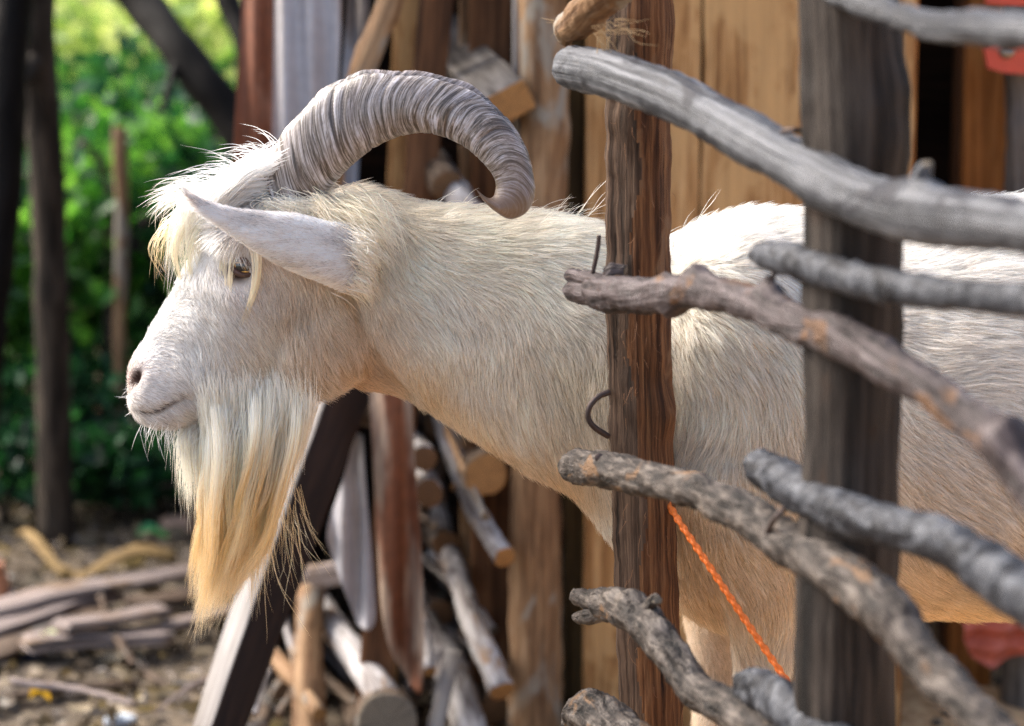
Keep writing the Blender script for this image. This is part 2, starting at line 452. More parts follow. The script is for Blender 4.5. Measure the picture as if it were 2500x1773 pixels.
# walls and roof that close the dark inside
def slab(parent, name, p0, p1, mat):
    p0 = np.array(p0, float); p1 = np.array(p1, float)
    v = [[(p0, p1)[i][0], (p0, p1)[j][1], (p0, p1)[k][2]] for i in (0, 1) for j in (0, 1) for k in (0, 1)]
    f = [(0, 1, 3, 2), (4, 6, 7, 5), (0, 4, 5, 1), (2, 3, 7, 6), (0, 2, 6, 4), (1, 5, 7, 3)]
    return G().add(v, f, [((0, 0), (1, 0), (1, 1), (0, 1))] * 6).build(name, mat, parent, smooth=False)
XL, XR = float(at(655, 886, 1.4)[0]), float(at(3000, 886, 1.3)[0]) + .1
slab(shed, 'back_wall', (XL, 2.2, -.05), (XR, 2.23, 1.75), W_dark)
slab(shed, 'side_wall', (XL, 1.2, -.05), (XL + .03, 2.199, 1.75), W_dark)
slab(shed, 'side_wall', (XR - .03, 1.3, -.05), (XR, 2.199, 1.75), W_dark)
slab(shed, 'roof', (XL - .1, 1.0, 1.78), (XR + .1, 2.35, 1.81), M_rust)
slab(shed, 'lintel', (float(at(2190, 886, 1.2)[0]), 1.1, 1.35), (XR, 1.13, 1.74), W_brown)
path, rad = ppath([(520, 1015, 60, 1.04), (700, 1012, 62, 1.04), (930, 1010, 60, 1.04)], None, 20)
g = G(); loft(g, path, circ(16), rad, rough=.002, seed=5); g.build('bearer', W_logbr, shed)
# red bracket with bolt
br = [(2402, 118), (2412, 166), (2450, 178), (2500, 182), (2580, 172), (2580, 118), (2545, 100), (2500, 92), (2440, 92)]
g = G(); Yb = 1.12
v = [at(x, y, Yb) for x, y in br] + [at(x, y, Yb) + [0, .012, 0] for x, y in br]; k = len(br)
g.add(v, [tuple(range(k))[::-1], tuple(range(k, 2 * k))] + [(i, (i + 1) % k, k + (i + 1) % k, k + i) for i in range(k)])
top = [(2408, -60), (2406, 10), (2480, 16), (2580, 10), (2580, -60)]
v = [at(x, y, Yb) for x, y in top] + [at(x, y, Yb) + [0, .012, 0] for x, y in top]; k = len(top)
g.add(v, [tuple(range(k))[::-1], tuple(range(k, 2 * k))] + [(i, (i + 1) % k, k + (i + 1) % k, k + i) for i in range(k)])
v = [at(2555, 5, Yb), at(2555, 105, Yb), at(2580, 105, Yb), at(2580, 5, Yb)]; v = v + [p + [0, .012, 0] for p in v]
g.add(v, [(3, 2, 1, 0), (4, 5, 6, 7), (0, 1, 5, 4), (1, 2, 6, 5), (2, 3, 7, 6), (3, 0, 4, 7)])
brk = g.build('metal_bracket', M_red, shed, smooth=False)
bc = at(2458, 126, Yb); g = G()
th = np.linspace(0, math.pi / 2, 7)
path = np.stack([np.full(7, bc[0]), bc[1] + .001 - .011 * np.sin(th), np.full(7, bc[2])], -1)
loft(g, path, circ(16), np.maximum(.0115 * np.cos(th), .0006), hint=(0, 0, 1)); g.build('bolt', M_steel, brk)

# ------------------------------------------------------------------ corrugated sheets
def corrugated(left, right, Y, mat, label, name='corrugated_sheet', pitch=.038, amp=.007, lean=0.0, nu=90, nv=40, group=None):
    lc = catmull([list(p) + [0] for p in left], nv)[:, :2]; rc = catmull([list(p) + [0] for p in right], nv)[:, :2]
    P = np.zeros((nv, nu, 3)); UV = np.zeros((nv, nu, 2))
    for i in range(nv):
        for j in range(nu):
            s = j / (nu - 1); q = lc[i] * (1 - s) + rc[i] * s
            p = at(q[0], q[1], Y + lean * (i / (nv - 1)))
            p[1] += amp * math.cos(2 * math.pi * p[0] / pitch) + .004 * math.sin(i * .2 + j * .05)
            P[i, j] = p; UV[i, j] = (p[2], p[0])
    V = np.concatenate([P.reshape(-1, 3), P.reshape(-1, 3) + [0, .0018, 0]]); o_ = nv * nu
    F = []; U = []
    for i in range(nv - 1):
        for j in range(nu - 1):
            q = (i * nu + j, (i + 1) * nu + j, (i + 1) * nu + j + 1, i * nu + j + 1)
            u_ = tuple(tuple(UV.reshape(-1, 2)[k]) for k in q)
            F += [q, tuple(k + o_ for k in q[::-1])]; U += [u_, u_[::-1]]
    edge = [(0, j) for j in range(nu)] + [(i, nu - 1) for i in range(1, nv)] + [(nv - 1, j) for j in range(nu - 2, -1, -1)] + [(i, 0) for i in range(nv - 2, 0, -1)]
    for a, b_ in zip(edge, edge[1:] + edge[:1]):
        ia = a[0] * nu + a[1]; ib = b_[0] * nu + b_[1]
        F.append((ia, ib, ib + o_, ia + o_)); U.append(((0, 0),) * 4)
    return tag(G().add(V, F, U).build(name, mat), label, 'metal sheet', group)
gb = at(700, 886, 1.02)
def zpy(Y, z=-.01):                 # photo row of height z at depth Y
    return float(proj(np.array([[0, Y, z]]))[0, 1])
zb = 1000
corrugated([(592, -300), (588, 0), (572, 330), (560, 700), (555, zb)], [(668, -300), (668, 0), (662, 330), (655, 700), (650, zb)], 1.0, M_rust, 'rust-brown corrugated sheet standing at the outer edge of the scrap pile')
corrugated([(655, -300), (655, 0), (650, 330), (645, 700), (640, zb)], [(836, -300), (836, 0), (818, 330), (800, 700), (790, zb)], 1.03, M_white, 'pale galvanised corrugated sheet between the rusty sheet and the logs')
corrugated([(846, -300), (846, 0), (826, 330), (810, 700), (800, zb)], [(902, -300), (902, 0), (880, 330), (860, 700), (850, zb)], 1.06, M_blue, 'narrow blue-grey metal strip leaning beside the split log')
corrugated([(866, 1060), (838, 1170), (800, 1290), (806, 1345), (845, 1450), (872, 1535)], [(888, 1060), (893, 1160), (903, 1300), (912, 1420), (916, 1515), (905, 1535)], .93, M_white, 'torn pale grey metal sheet hanging beside the dark beam', pitch=.032)
corrugated([(897, 900), (907, 1100), (922, 1350), (934, 1500), (960, 1600), (1008, 1690)], [(1000, 900), (1012, 1100), (1026, 1300), (1033, 1450), (1036, 1600), (1030, 1690)], .88, M_rustp, 'long rust-streaked metal sheet with pointed lower corner over the firewood', pitch=.05, amp=.011)

# ------------------------------------------------------------------ logs, boards and timbers of the pile
def log(pts, mat, end, label, name='firewood_log', seed=0, n=40, rough=.0025, stubs=(), group=None, seg=22, knots=()):
    path, rad = ppath(pts, None, n)
    g = G(); loft(g, path, circ(seg), rad, rough=rough, rfreq=16, seed=seed, capmi=1, capbulge=.03, endcut=.002, knots=knots)
    for (sp, r0) in stubs:
        p2, r2 = ppath(sp, None, 8); loft(g, p2, circ(12), r2, rough=.001, seed=seed + 3, capmi=1)
    return tag(g.build(name, [mat, end]), label, 'log', group)
def timber(p0, p1, wpx, tpx, mat, end, label, name='scrap_board', seed=0, rot=0.0, cat='board', facetmi=None, mats=None, n=26, taper=1.0):
    a = at(*p0); b_ = at(*p1); path = catmull([a, b_], n); path = path + (wav(path, .8, seed + 2, 1) * .003)[:, None]
    s = pxm(p1[2]); w_, t_ = wpx * s, tpx * s
    T = nrm(b_ - a); h = np.array([0, -1.0, 0]); h = nrm(h - T * (h @ T)); q = np.cross(h, T)
    hint = h * math.cos(rot) + q * math.sin(rot)
    g = G(); loft(g, path, rrect(w_, t_, min(w_, t_) * .08), np.linspace(taper, 1, n), hint=hint, rough=.0012, rfreq=12, seed=seed, capmi=1, capbulge=0, facetmi=facetmi)
    return tag(g.build(name, mats or [mat, end], smooth=True), label, cat)

log([(1000, -150, 62, 1.0), (955, 0, 62, .98), (915, 100, 64, .96), (872, 210, 62, .95), (830, 330, 60, .95), (790, 520, 60, .95), (745, 800, 60, .95), (720, 990, 60, .95)], W_postb, SAWD, 'half-peeled split log leaning against the blue-grey metal strip', seed=4)
timber((1075, -150, 1.08), (900, zpy(.95), .95), 84, 18, W_brown, SAWD, 'smooth brown board leaning between the split log and the dark gap', seed=5)
timber((1000, -150, 1.13), (935, zpy(1.1), 1.1), 70, 16, W_tan, SAW, 'tan board standing behind the leaning brown board', seed=6)
timber((1085, 85, 1.32), (1236, 262, .92), 118, 80, W_grey, SAW, 'thick grey timber block with a sawn orange end behind the horn', 'timber_block', seed=7, rot=.35, cat='timber')
log([(985, 315, 70, 1.3), (1040, 378, 74, 1.12), (1092, 455, 76, 1.0)], W_logbr, SAWD, 'short dark bark log end beneath the curve of the horn', seed=8)
log([(1060, 390, 66, 1.2), (1110, 470, 70, 1.02), (1170, 560, 74, .9), (1215, 650, 74, .8)], W_logpale, SAW, 'pale peeled log pointing down behind the goat\'s neck', seed=9)
# leaning beam, outer face pale from its wood and from painted-in light, dark front
nb = 12
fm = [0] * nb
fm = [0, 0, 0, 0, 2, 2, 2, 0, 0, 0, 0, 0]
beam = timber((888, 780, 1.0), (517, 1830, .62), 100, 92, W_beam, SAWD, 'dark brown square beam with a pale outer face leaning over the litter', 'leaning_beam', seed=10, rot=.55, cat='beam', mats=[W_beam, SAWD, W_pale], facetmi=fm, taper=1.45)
log([(985, 1060, 56, 1.5), (1012, 1088, 58, 1.2), (1038, 1118, 60, .98)], W_logpale, SAWD, 'white-topped log stub poking out, upper of the two beside the rusty sheet', seed=12)
log([(992, 1120, 64, 1.5), (1020, 1160, 68, 1.2), (1047, 1203, 72, .98)], W_logpale, SAWD, 'white-topped log stub poking out, lower of the two beside the rusty sheet', seed=13)
log([(1078, 980, 60, 1.35), (1105, 1090, 58, 1.2), (1140, 1200, 52, 1.06), (1185, 1290, 52, .97), (1230, 1362, 54, .9)], W_logpale, SAW, 'slender pale branch with a forked stub and a yellow sawn end', seed=14,
    stubs=[(((1128, 1190, 26, 1.07), (1105, 1188, 20, 1.06)), 0)])
log([(1150, 1090, 100, 1.75), (1170, 1125, 104, 1.3), (1187, 1160, 106, .97)], W_logbr, SAW, 'thick log showing its round orange sawn face under the goat\'s neck', seed=15)
log([(1060, 1180, 44, 1.35), (1083, 1300, 48, 1.22), (1120, 1420, 54, 1.08), (1172, 1560, 58, .98), (1225, 1688, 66, .9)], W_logpale, SAW, 'long knotty pale branch ending in a sawn face above the ground', seed=16,
    knots=[(at(1180, 1590, .95), .02, .006), (at(1110, 1400, 1.05), .015, .004)])
log([(1040, 1500, 80, 1.3), (1062, 1555, 84, 1.2), (1110, 1660, 88, 1.05), (1175, zpy(.88), 92, .88)], W_logpale, SAW, 'stout grey-white log leaning below the pointed rusty sheet', seed=17)
log([(735, 1420, 66, 1.3), (772, 1470, 70, 1.2), (850, 1580, 74, 1.05), (945, 1722, 78, .9), (985, zpy(.84), 78, .84)], W_logpale, SAWG, 'straight pale log slanting down across the shorter upright log', seed=18)
log([(762, 1440, 64, 1.12), (752, 1560, 72, 1.05), (752, 1680, 84, .98), (765, zpy(.9), 92, .9)], W_postb, SAWG, 'upright thick pale log standing beside the leaning beam', seed=19)
log([(925, 1700, 150, 1.5), (945, 1765, 154, .82)], W_logbr, SAWG, 'wide log lying end-on with a grey sawn face', seed=20)
timber((690, 1425, 1.15), (880, 1395, 1.05), 60, 30, W_slat, SAWD, 'short lilac-brown plank lying across behind the torn sheet', seed=21)
timber((1035, zpy(.86), .86), (1105, 1590, 1.0), 40, 14, W_pale, SAW, 'pale splintered offcut propped beside the stout log', seed=22)
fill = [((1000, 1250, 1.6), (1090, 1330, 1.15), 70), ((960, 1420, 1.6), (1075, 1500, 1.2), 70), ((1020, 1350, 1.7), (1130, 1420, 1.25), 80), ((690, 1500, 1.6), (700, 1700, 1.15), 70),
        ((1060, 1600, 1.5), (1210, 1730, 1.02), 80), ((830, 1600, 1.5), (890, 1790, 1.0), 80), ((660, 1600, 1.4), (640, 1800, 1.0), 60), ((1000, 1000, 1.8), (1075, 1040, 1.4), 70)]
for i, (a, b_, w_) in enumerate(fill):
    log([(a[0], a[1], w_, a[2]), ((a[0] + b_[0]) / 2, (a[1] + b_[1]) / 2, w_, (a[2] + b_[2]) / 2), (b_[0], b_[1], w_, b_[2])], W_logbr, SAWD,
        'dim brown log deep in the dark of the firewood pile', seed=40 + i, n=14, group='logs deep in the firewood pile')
sg = np.random.default_rng(17)
for i in range(26):
    x0 = sg.uniform(930, 1120) if i < 16 else sg.uniform(640, 760); y0 = sg.uniform(1020, 1650) if i < 16 else sg.uniform(1480, 1680)
    a = sg.uniform(.7, 1.5) if i % 3 else sg.uniform(1.7, 2.3); l_ = sg.uniform(120, 320); Y0 = sg.uniform(1.1, 1.45); w_ = sg.uniform(14, 40)
    x1, y1 = x0 + l_ * math.cos(a), y0 + l_ * math.sin(a)
    if y1 > 1790: x1, y1 = x0 + (x1 - x0) * (1790 - y0) / (y1 - y0), 1790
    log([(x0, y0, w_, Y0), ((x0 + x1) / 2 + sg.normal(0, 8), (y0 + y1) / 2, w_ * 1.05, Y0 - .1), (x1, y1, w_ * .95, Y0 - .2)], [W_logbr, W_logpale, W_postb, W_grey][i % 4], [SAWD, SAW, SAWG][i % 3],
        'thin ' + ['brown-barked', 'whitish', 'peeled tan', 'smooth grey'][i % 4] + ' stick jammed in among the firewood logs', name='firewood_stick', seed=70 + i, n=12, seg=12, group='sticks jammed in the firewood pile')
# torn red plastic hanging under the belly, on the shed post
pts = [(2345, 1480), (2352, 1560), (2375, 1610), (2425, 1628), (2470, 1612), (2530, 1590), (2600, 1560), (2600, 1470), (2480, 1470)]
nu = 40; g = G(); V = []; 
poly = np.array(pts, float)
cx, cy = poly.mean(0)
rings = 8; ang = np.linspace(0, len(pts), 72, endpoint=False)
per = np.array([poly[int(a) % len(pts)] * (1 - a % 1) + poly[(int(a) + 1) % len(pts)] * (a % 1) for a in ang])
for r_ in range(1, rings + 1):
    for q in per:
        p = np.array([cx, cy]) + (q - [cx, cy]) * r_ / rings
        P_ = at(p[0], p[1], 1.1); P_[1] += .012 * math.sin(p[0] * .06 + p[1] * .03) + .006 * math.sin(p[1] * .13)
        V.append(P_)
V.append(at(cx, cy, 1.1)); m_ = 72
F = [(r_ * m_ + j, r_ * m_ + (j + 1) % m_, (r_ + 1) * m_ + (j + 1) % m_, (r_ + 1) * m_ + j) for r_ in range(rings - 1) for j in range(m_)]
F += [(len(V) - 1, (j + 1) % m_, j) for j in range(m_)]
V = np.array(V); nV = len(V)
F2 = [tuple(i + nV for i in f[::-1]) for f in F]
g.add(np.concatenate([V, V + [0, .0015, 0]]), F + F2 + [((rings - 1) * m_ + j, (rings - 1) * m_ + (j + 1) % m_, nV + (rings - 1) * m_ + (j + 1) % m_, nV + (rings - 1) * m_ + j)[::-1] for j in range(m_)])
tag(g.build('torn_red_scrap', plain('faded_red', S(168, 84, 64), .7, 0, .4, 25)), 'torn faded red scrap hanging under the goat\'s belly', 'scrap')

# ------------------------------------------------------------------ things lying on the littered ground
def lying(a, b_, wpx, mat, label, name='wooden_lath', zc=.02, seed=0, th=.012, cat='lath', bend=0.0, group=None):
    p = gpt(a[0], a[1], zc); q = gpt(b_[0], b_[1], zc); n = 24
    path = catmull([p, (p + q) / 2 + [0, bend, 0], q], n)
    path[:, 2] = gz(path[:, 0], path[:, 1]) + zc
    s = np.linalg.norm((p + q) / 2 - CAM) / FPX
    g = G(); loft(g, path, rrect(wpx * s * 3.3, th, .003), hint=(0, 0, 1), rough=.003, rfreq=9, seed=seed, endcut=.01, capbulge=0)
    return tag(g.build(name, mat), label, cat, group)
lying((-160, 1515), (520, 1392), 30, W_slat, 'long grey-lilac slat lying farthest back on the leaf litter', seed=1, zc=.05)
lying((-160, 1585), (262, 1458), 34, W_slat, 'long pale slat crossing beneath the grey-lilac one', seed=2, zc=.03, th=.02)
lying((-120, 1650), (250, 1512), 30, W_logbr, 'dark brown weathered slat on the litter between the pale slats', seed=3, zc=.02)
lying((60, 1592), (392, 1548), 30, W_slat, 'short broad lilac slat lying nearest the bare litter', seed=4, zc=.03, th=.02)
lying((150, 1545), (400, 1492), 22, W_slat, 'thin splintered slat resting above the short broad one', seed=5, zc=.055)
lying((-60, 1720), (330, 1650), 9, W_logbr, 'thin brown stick lying across the leaf litter', 'fallen_stick', seed=6, zc=.012, th=.01, cat='stick')
lying((330, 1490), (620, 1420), 24, W_logbr, 'brown weathered slat lying behind the goat\'s beard', seed=7, zc=.04)
lying((300, 1560), (600, 1480), 14, W_slat, 'thin grey stick lying beneath the goat\'s beard', 'fallen_stick', seed=8, zc=.03, cat='stick')
for i, (a, b_) in enumerate((((20, 1440), (180, 1500)), ((230, 1430), (330, 1610)), ((30, 1660), (330, 1705)), ((330, 1600), (470, 1660)), ((380, 1720), (560, 1640)))):
    lying(a, b_, 3 + 2 * (i % 3), W_logbr if i % 2 else W_slat, 'thin twig lying crosswise on the leaf litter', 'fallen_twig', zc=.03 + .012 * (i % 3), seed=30 + i, th=.007, cat='twig', bend=.04 * (-1) ** i, group='twigs on the leaf litter')
# curved strip of tan bark
path = catmull([gpt(40, 1335, .02), gpt(110, 1378, .02), gpt(190, 1402, .02), gpt(300, 1388, .02), gpt(430, 1368, .03)], 30)
path[:, 2] = gz(path[:, 0], path[:, 1]) + .03 + .02 * np.sin(np.linspace(0, 9, 30))
g = G(); loft(g, path, rrect(.032, .008, .002), np.linspace(.5, 1, 30), hint=(0, -.4, 1), rough=.004, rfreq=10, seed=3, capbulge=0)
tag(g.build('bark_strip', W_tanbark), 'curved tan strip of bark at the foot of the grey trunk', 'bark')
def chip(px, py, rx, ry, rz, mat, label, name, cat, seed):
    c0 = gpt(px, py, rz * .6); s = np.linalg.norm(c0 - CAM) / FPX
    u = circ(14); V = []
    for z_, k in ((-1, .7), (-.4, 1), (.4, .95), (1, .55)):
        for q in u: V.append([q[0] * rx * s * k, q[1] * ry * s * 2.2 * k, z_ * rz])
    V = np.array(V); V = V * (1 + .22 * wav(V, 22, seed, 2))[:, None]
    V += [c0[0], c0[1], float(gz(c0[0], c0[1])) + rz * .7]
    F = [(r_ * 14 + j, r_ * 14 + (j + 1) % 14, (r_ + 1) * 14 + (j + 1) % 14, (r_ + 1) * 14 + j) for r_ in range(3) for j in range(14)] + [tuple(range(14))[::-1], tuple(range(42, 56))]
    return tag(G().add(V, F).build(name, mat, smooth=False), label, cat)
chip(432, 1290, 48, 20, .02, plain('pinkish_wood', S(196, 160, 136)), 'pinkish flat piece of wood behind the beard', 'wood_chunk', 'wood', 1)
chip(-6, 1440, 26, 18, .05, plain('terracotta', S(176, 118, 84)), 'orange terracotta piece lying at the slats\' far end', 'terracotta_piece', 'pottery', 2)
chip(292, 1742, 38, 14, .008, plain('pale_blue_chip', S(190, 198, 206)), 'pale bluish chip lying on the leaf litter', 'pale_chip', 'stone', 3)
chip(78, 1612, 26, 10, .012, plain('dark_blue_chip', S(54, 58, 80)), 'dark blue scrap beside the slats', 'dark_scrap', 'scrap', 4)
def ground_leaf(px, py, sx_, sy_, mat, label, rot=0.3, seed=0):
    c0 = gpt(px, py, .02); s = np.linalg.norm(c0 - CAM) / FPX; n = 10
    V = []; 
    for i in range(n):
        t_ = i / (n - 1); hw = math.sin(math.pi * min(max(t_, .02), .98)) ** .8
        for k in (-1, -.5, 0, .5, 1): V.append([(t_ - .5) * 2 * sx_ * s, k * hw * sy_ * s * 2.2, .004 + .012 * k * k + .01 * math.sin(t_ * 4)])
    V = np.array(V); cr, sr = math.cos(rot), math.sin(rot)
    V[:, :2] = np.stack([V[:, 0] * cr - V[:, 1] * sr, V[:, 0] * sr + V[:, 1] * cr], -1); V += [c0[0], c0[1], float(gz(c0[0], c0[1])) + .02]
    F = [(i * 5 + j, (i + 1) * 5 + j, (i + 1) * 5 + j + 1, i * 5 + j + 1) for i in range(n - 1) for j in range(4)]
    return tag(G().add(V, F).build('fallen_leaf', mat), label, 'leaf')
ground_leaf(372, 1318, 36, 14, leafmat('green_leaf', S(30, 90, 60), S(50, 120, 80), S(90, 150, 100), .2), 'fallen green leaf lying behind the beard beside the pinkish wood')
ground_leaf(98, 1702, 24, 11, leafmat('yellow_leaf', S(170, 130, 30), S(210, 170, 50), S(225, 190, 80), .2), 'bright yellow fallen leaf on the litter', .2)
ground_leaf(122, 1598, 26, 9, leafmat('pale_leaf', S(150, 160, 110), S(190, 195, 150), S(210, 212, 175), .2), 'pale greenish fallen leaf beside the dark blue scrap', -.5)

# ------------------------------------------------------------------ leaf litter and leaves in general
def leafcloud(C, D, size, fold=.25, seed=0, aspect=.5):
    """leaf blades (4 quads-ish) at centres C with axis D, returns verts, faces, uvs"""
    g_ = np.random.default_rng(seed); n = len(C)
    D = nrm(D); U = nrm(np.cross(D, nrm(g_.normal(size=(n, 3))))); Nn = np.cross(D, U)
    s = size[:, None]; w_ = s * aspect
    ts = ((0, 0), (.3, .8), (.65, .75), (1, 0))
    V = np.zeros((n, 8, 3))
    base = C - D * s * .5
    cur = -.12
    pts = [base, base + D * s * .3 + Nn * s * .03, base + D * s * .65 + Nn * s * .02, base + D * s + Nn * s * cur]
    V[:, 0] = pts[0]; V[:, 1] = pts[1]; V[:, 2] = pts[2]; V[:, 3] = pts[3]
    V[:, 4] = pts[1] + U * w_ * .5 + Nn * s * fold * .3; V[:, 5] = pts[2] + U * w_ * .42 + Nn * s * fold * .25
    V[:, 6] = pts[1] - U * w_ * .5 + Nn * s * fold * .3; V[:, 7] = pts[2] - U * w_ * .42 + Nn * s * fold * .25
    f0 = [(0, 1, 4), (1, 2, 5, 4), (2, 3, 5), (0, 6, 1), (1, 6, 7, 2), (2, 7, 3)]
    F = [tuple(i * 8 + k for k in f) for i in range(n) for f in f0]
    uvr = g_.uniform(0, 1, (n, 2))
    UV = [(tuple(uvr[i]),) * len(f) for i in range(n) for f in f0]
    return V.reshape(-1, 3), F, UV
m_lit = leafmat('dry_leaves', S(56, 47, 38), S(108, 94, 76), S(164, 149, 122), .1, scale=3, spec=.2)
m_litg = leafmat('grey_litter', S(48, 42, 38), S(98, 89, 82), S(152, 142, 134), .05, scale=3, spec=.2)
for k, (mt, cnt, nm, lb, sz) in enumerate(((m_lit, 4200, 'leaf_litter', 'dry tan and yellow leaf litter spread over the ground', .032), (m_litg, 3000, 'wood_chip_litter', 'grey chips and twigs mixed into the leaf litter', .026))):
    x = rng.uniform(-2.2, .35, cnt); y = rng.uniform(.55, 2.9, cnt)
    C = np.stack([x, y, gz(x, y) + rng.uniform(.004, .022, cnt)], -1)
    D = np.stack([rng.normal(size=cnt), rng.normal(size=cnt), rng.normal(size=cnt) * .22], -1)
    v, f, u = leafcloud(C, D, rng.uniform(.5, 1.6, cnt) * sz, seed=k, aspect=.55 if k == 0 else .3)
    tag(G().add(v, f, u).build(nm, mt, smooth=False, loc=(0, 0, 0)), lb, 'litter', kind='stuff')
# droppings and pebbles on the tan earth at the right
cnt = 160; x = rng.uniform(.2, 1.3, cnt); y = rng.uniform(.3, 1.6, cnt); V = []; F = []
for i in range(cnt):
    r_ = rng.uniform(.004, .012); c0 = np.array([x[i], y[i], float(gz(x[i], y[i])) + r_ * .5])
    a = circ(8); b0 = len(V)
    for zz, kk in ((-.8, .6), (.1, 1), (.8, .6)):
        for q in a: V.append(c0 + np.array([q[0] * kk, q[1] * kk, zz * .8]) * r_ * (1 + .2 * rng.uniform(-1, 1)))
    F += [(b0 + r2 * 8 + j, b0 + r2 * 8 + (j + 1) % 8, b0 + (r2 + 1) * 8 + (j + 1) % 8, b0 + (r2 + 1) * 8 + j) for r2 in range(2) for j in range(8)] + [tuple(b0 + 16 + j for j in range(8))]
tag(G().add(V, F).build('pebbles', plain('dark_pebble', S(70, 58, 46), .8), loc=(0, 0, 0)), 'dark pebbles and droppings scattered on the tan earth', 'pebbles', kind='stuff')

# ------------------------------------------------------------------ trees, stems and shrubs
W_trunk = wood('trunk_bark', S(34, 28, 23), S(66, 57, 48), S(96, 84, 72), us=8, vs=40, bump=.6, crack=.4, mul=.66)
W_trunkd = wood('dark_trunk_bark', S(14, 10, 8), S(26, 20, 16), S(40, 32, 27), us=8, vs=40, bump=.6, crack=.4, mul=.4)
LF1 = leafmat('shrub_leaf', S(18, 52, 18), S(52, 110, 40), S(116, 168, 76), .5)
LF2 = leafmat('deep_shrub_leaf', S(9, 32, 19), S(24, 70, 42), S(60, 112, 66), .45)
LF3 = leafmat('sunlit_leaf', S(92, 124, 62), S(158, 182, 106), S(220, 222, 172), .5)  # paler leaf colour with sunlight on the bank top painted in
def cluster(c0, rad, n, size, seed, flat=.8, clumps=26):
    g_ = np.random.default_rng(seed)
    cc = nrm(g_.normal(size=(clumps, 3))) * (g_.uniform(.2, 1, (clumps, 1)) ** .45) * rad + c0
    k = g_.integers(0, clumps, n)
    C = cc[k] + g_.normal(size=(n, 3)) * np.array(rad) * .17
    D = g_.normal(size=(n, 3)) + [0, 0, -.5]
    return leafcloud(C, D, g_.uniform(.6, 1.3, n) * size, seed=seed + 1), cc
def shrub(px, py, Y, rad, n, size, mat, label, seed, name='leafy_shrub', low=0.0):
    c0 = at(px, py, Y); zg = float(gz(c0[0], c0[1]))
    r_ = empty(name, (c0[0], c0[1], zg), label, 'shrub', 'shrubs on the bank behind the goat')
    (v, f, u), cc = cluster(c0, np.array(rad), n, size, seed)
    v[:, 2] = np.maximum(v[:, 2], gz(v[:, 0], v[:, 1]) + .01)
    G().add(v, f, u).build('foliage', mat, r_, smooth=False)
    for j in range(5):
        e = cc[j * 3]; b0 = np.array([c0[0] + rng.normal() * .05, c0[1] + rng.normal() * .05, zg - .02])
        path = catmull([b0, (b0 + e) / 2 + rng.normal(size=3) * .04, e], 14)
        g = G(); loft(g, path, circ(8), np.linspace(.009, .003, 14), rough=.001, seed=seed + j); g.build('stem', W_trunk, r_)
    return r_
k = 0
spec = [  # px, py, Y, radius, leaves, leaf size, material, label
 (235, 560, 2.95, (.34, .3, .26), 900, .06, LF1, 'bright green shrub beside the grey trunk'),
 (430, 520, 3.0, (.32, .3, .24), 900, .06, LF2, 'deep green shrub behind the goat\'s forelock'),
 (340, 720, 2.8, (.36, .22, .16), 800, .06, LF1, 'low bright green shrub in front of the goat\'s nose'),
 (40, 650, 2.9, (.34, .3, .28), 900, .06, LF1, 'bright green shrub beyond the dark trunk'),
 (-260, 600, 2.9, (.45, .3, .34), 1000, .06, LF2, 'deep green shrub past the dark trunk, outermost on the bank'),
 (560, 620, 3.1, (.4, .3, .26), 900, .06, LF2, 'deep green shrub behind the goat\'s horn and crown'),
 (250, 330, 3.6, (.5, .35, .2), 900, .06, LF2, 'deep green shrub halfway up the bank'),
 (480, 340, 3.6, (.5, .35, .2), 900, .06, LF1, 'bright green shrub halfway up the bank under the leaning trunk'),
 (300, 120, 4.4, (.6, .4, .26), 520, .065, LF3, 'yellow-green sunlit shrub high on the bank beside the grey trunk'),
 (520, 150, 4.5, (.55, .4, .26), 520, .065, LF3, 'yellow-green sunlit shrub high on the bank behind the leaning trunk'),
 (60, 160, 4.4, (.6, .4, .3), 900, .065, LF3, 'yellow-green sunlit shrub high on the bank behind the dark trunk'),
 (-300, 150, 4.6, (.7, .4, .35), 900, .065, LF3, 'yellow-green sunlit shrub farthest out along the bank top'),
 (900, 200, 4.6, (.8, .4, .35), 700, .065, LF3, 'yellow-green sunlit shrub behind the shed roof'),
 (120, 960, 2.62, (.3, .16, .1), 350, .05, LF2, 'sparse dark undergrowth at the foot of the grey trunk'),  # dark leaves stand in for the shade below the shrubs
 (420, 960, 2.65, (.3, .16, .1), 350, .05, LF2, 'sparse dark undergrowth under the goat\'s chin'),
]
spec += [  # dark leaves added to fill the shaded strip at the foot of the bank
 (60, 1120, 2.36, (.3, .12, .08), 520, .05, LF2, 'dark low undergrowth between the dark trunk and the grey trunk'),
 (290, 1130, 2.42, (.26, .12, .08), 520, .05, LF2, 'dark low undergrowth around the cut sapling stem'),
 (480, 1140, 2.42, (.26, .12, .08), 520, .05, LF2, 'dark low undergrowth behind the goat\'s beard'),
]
for i, a in enumerate(spec): shrub(*a, seed=100 + i * 7)

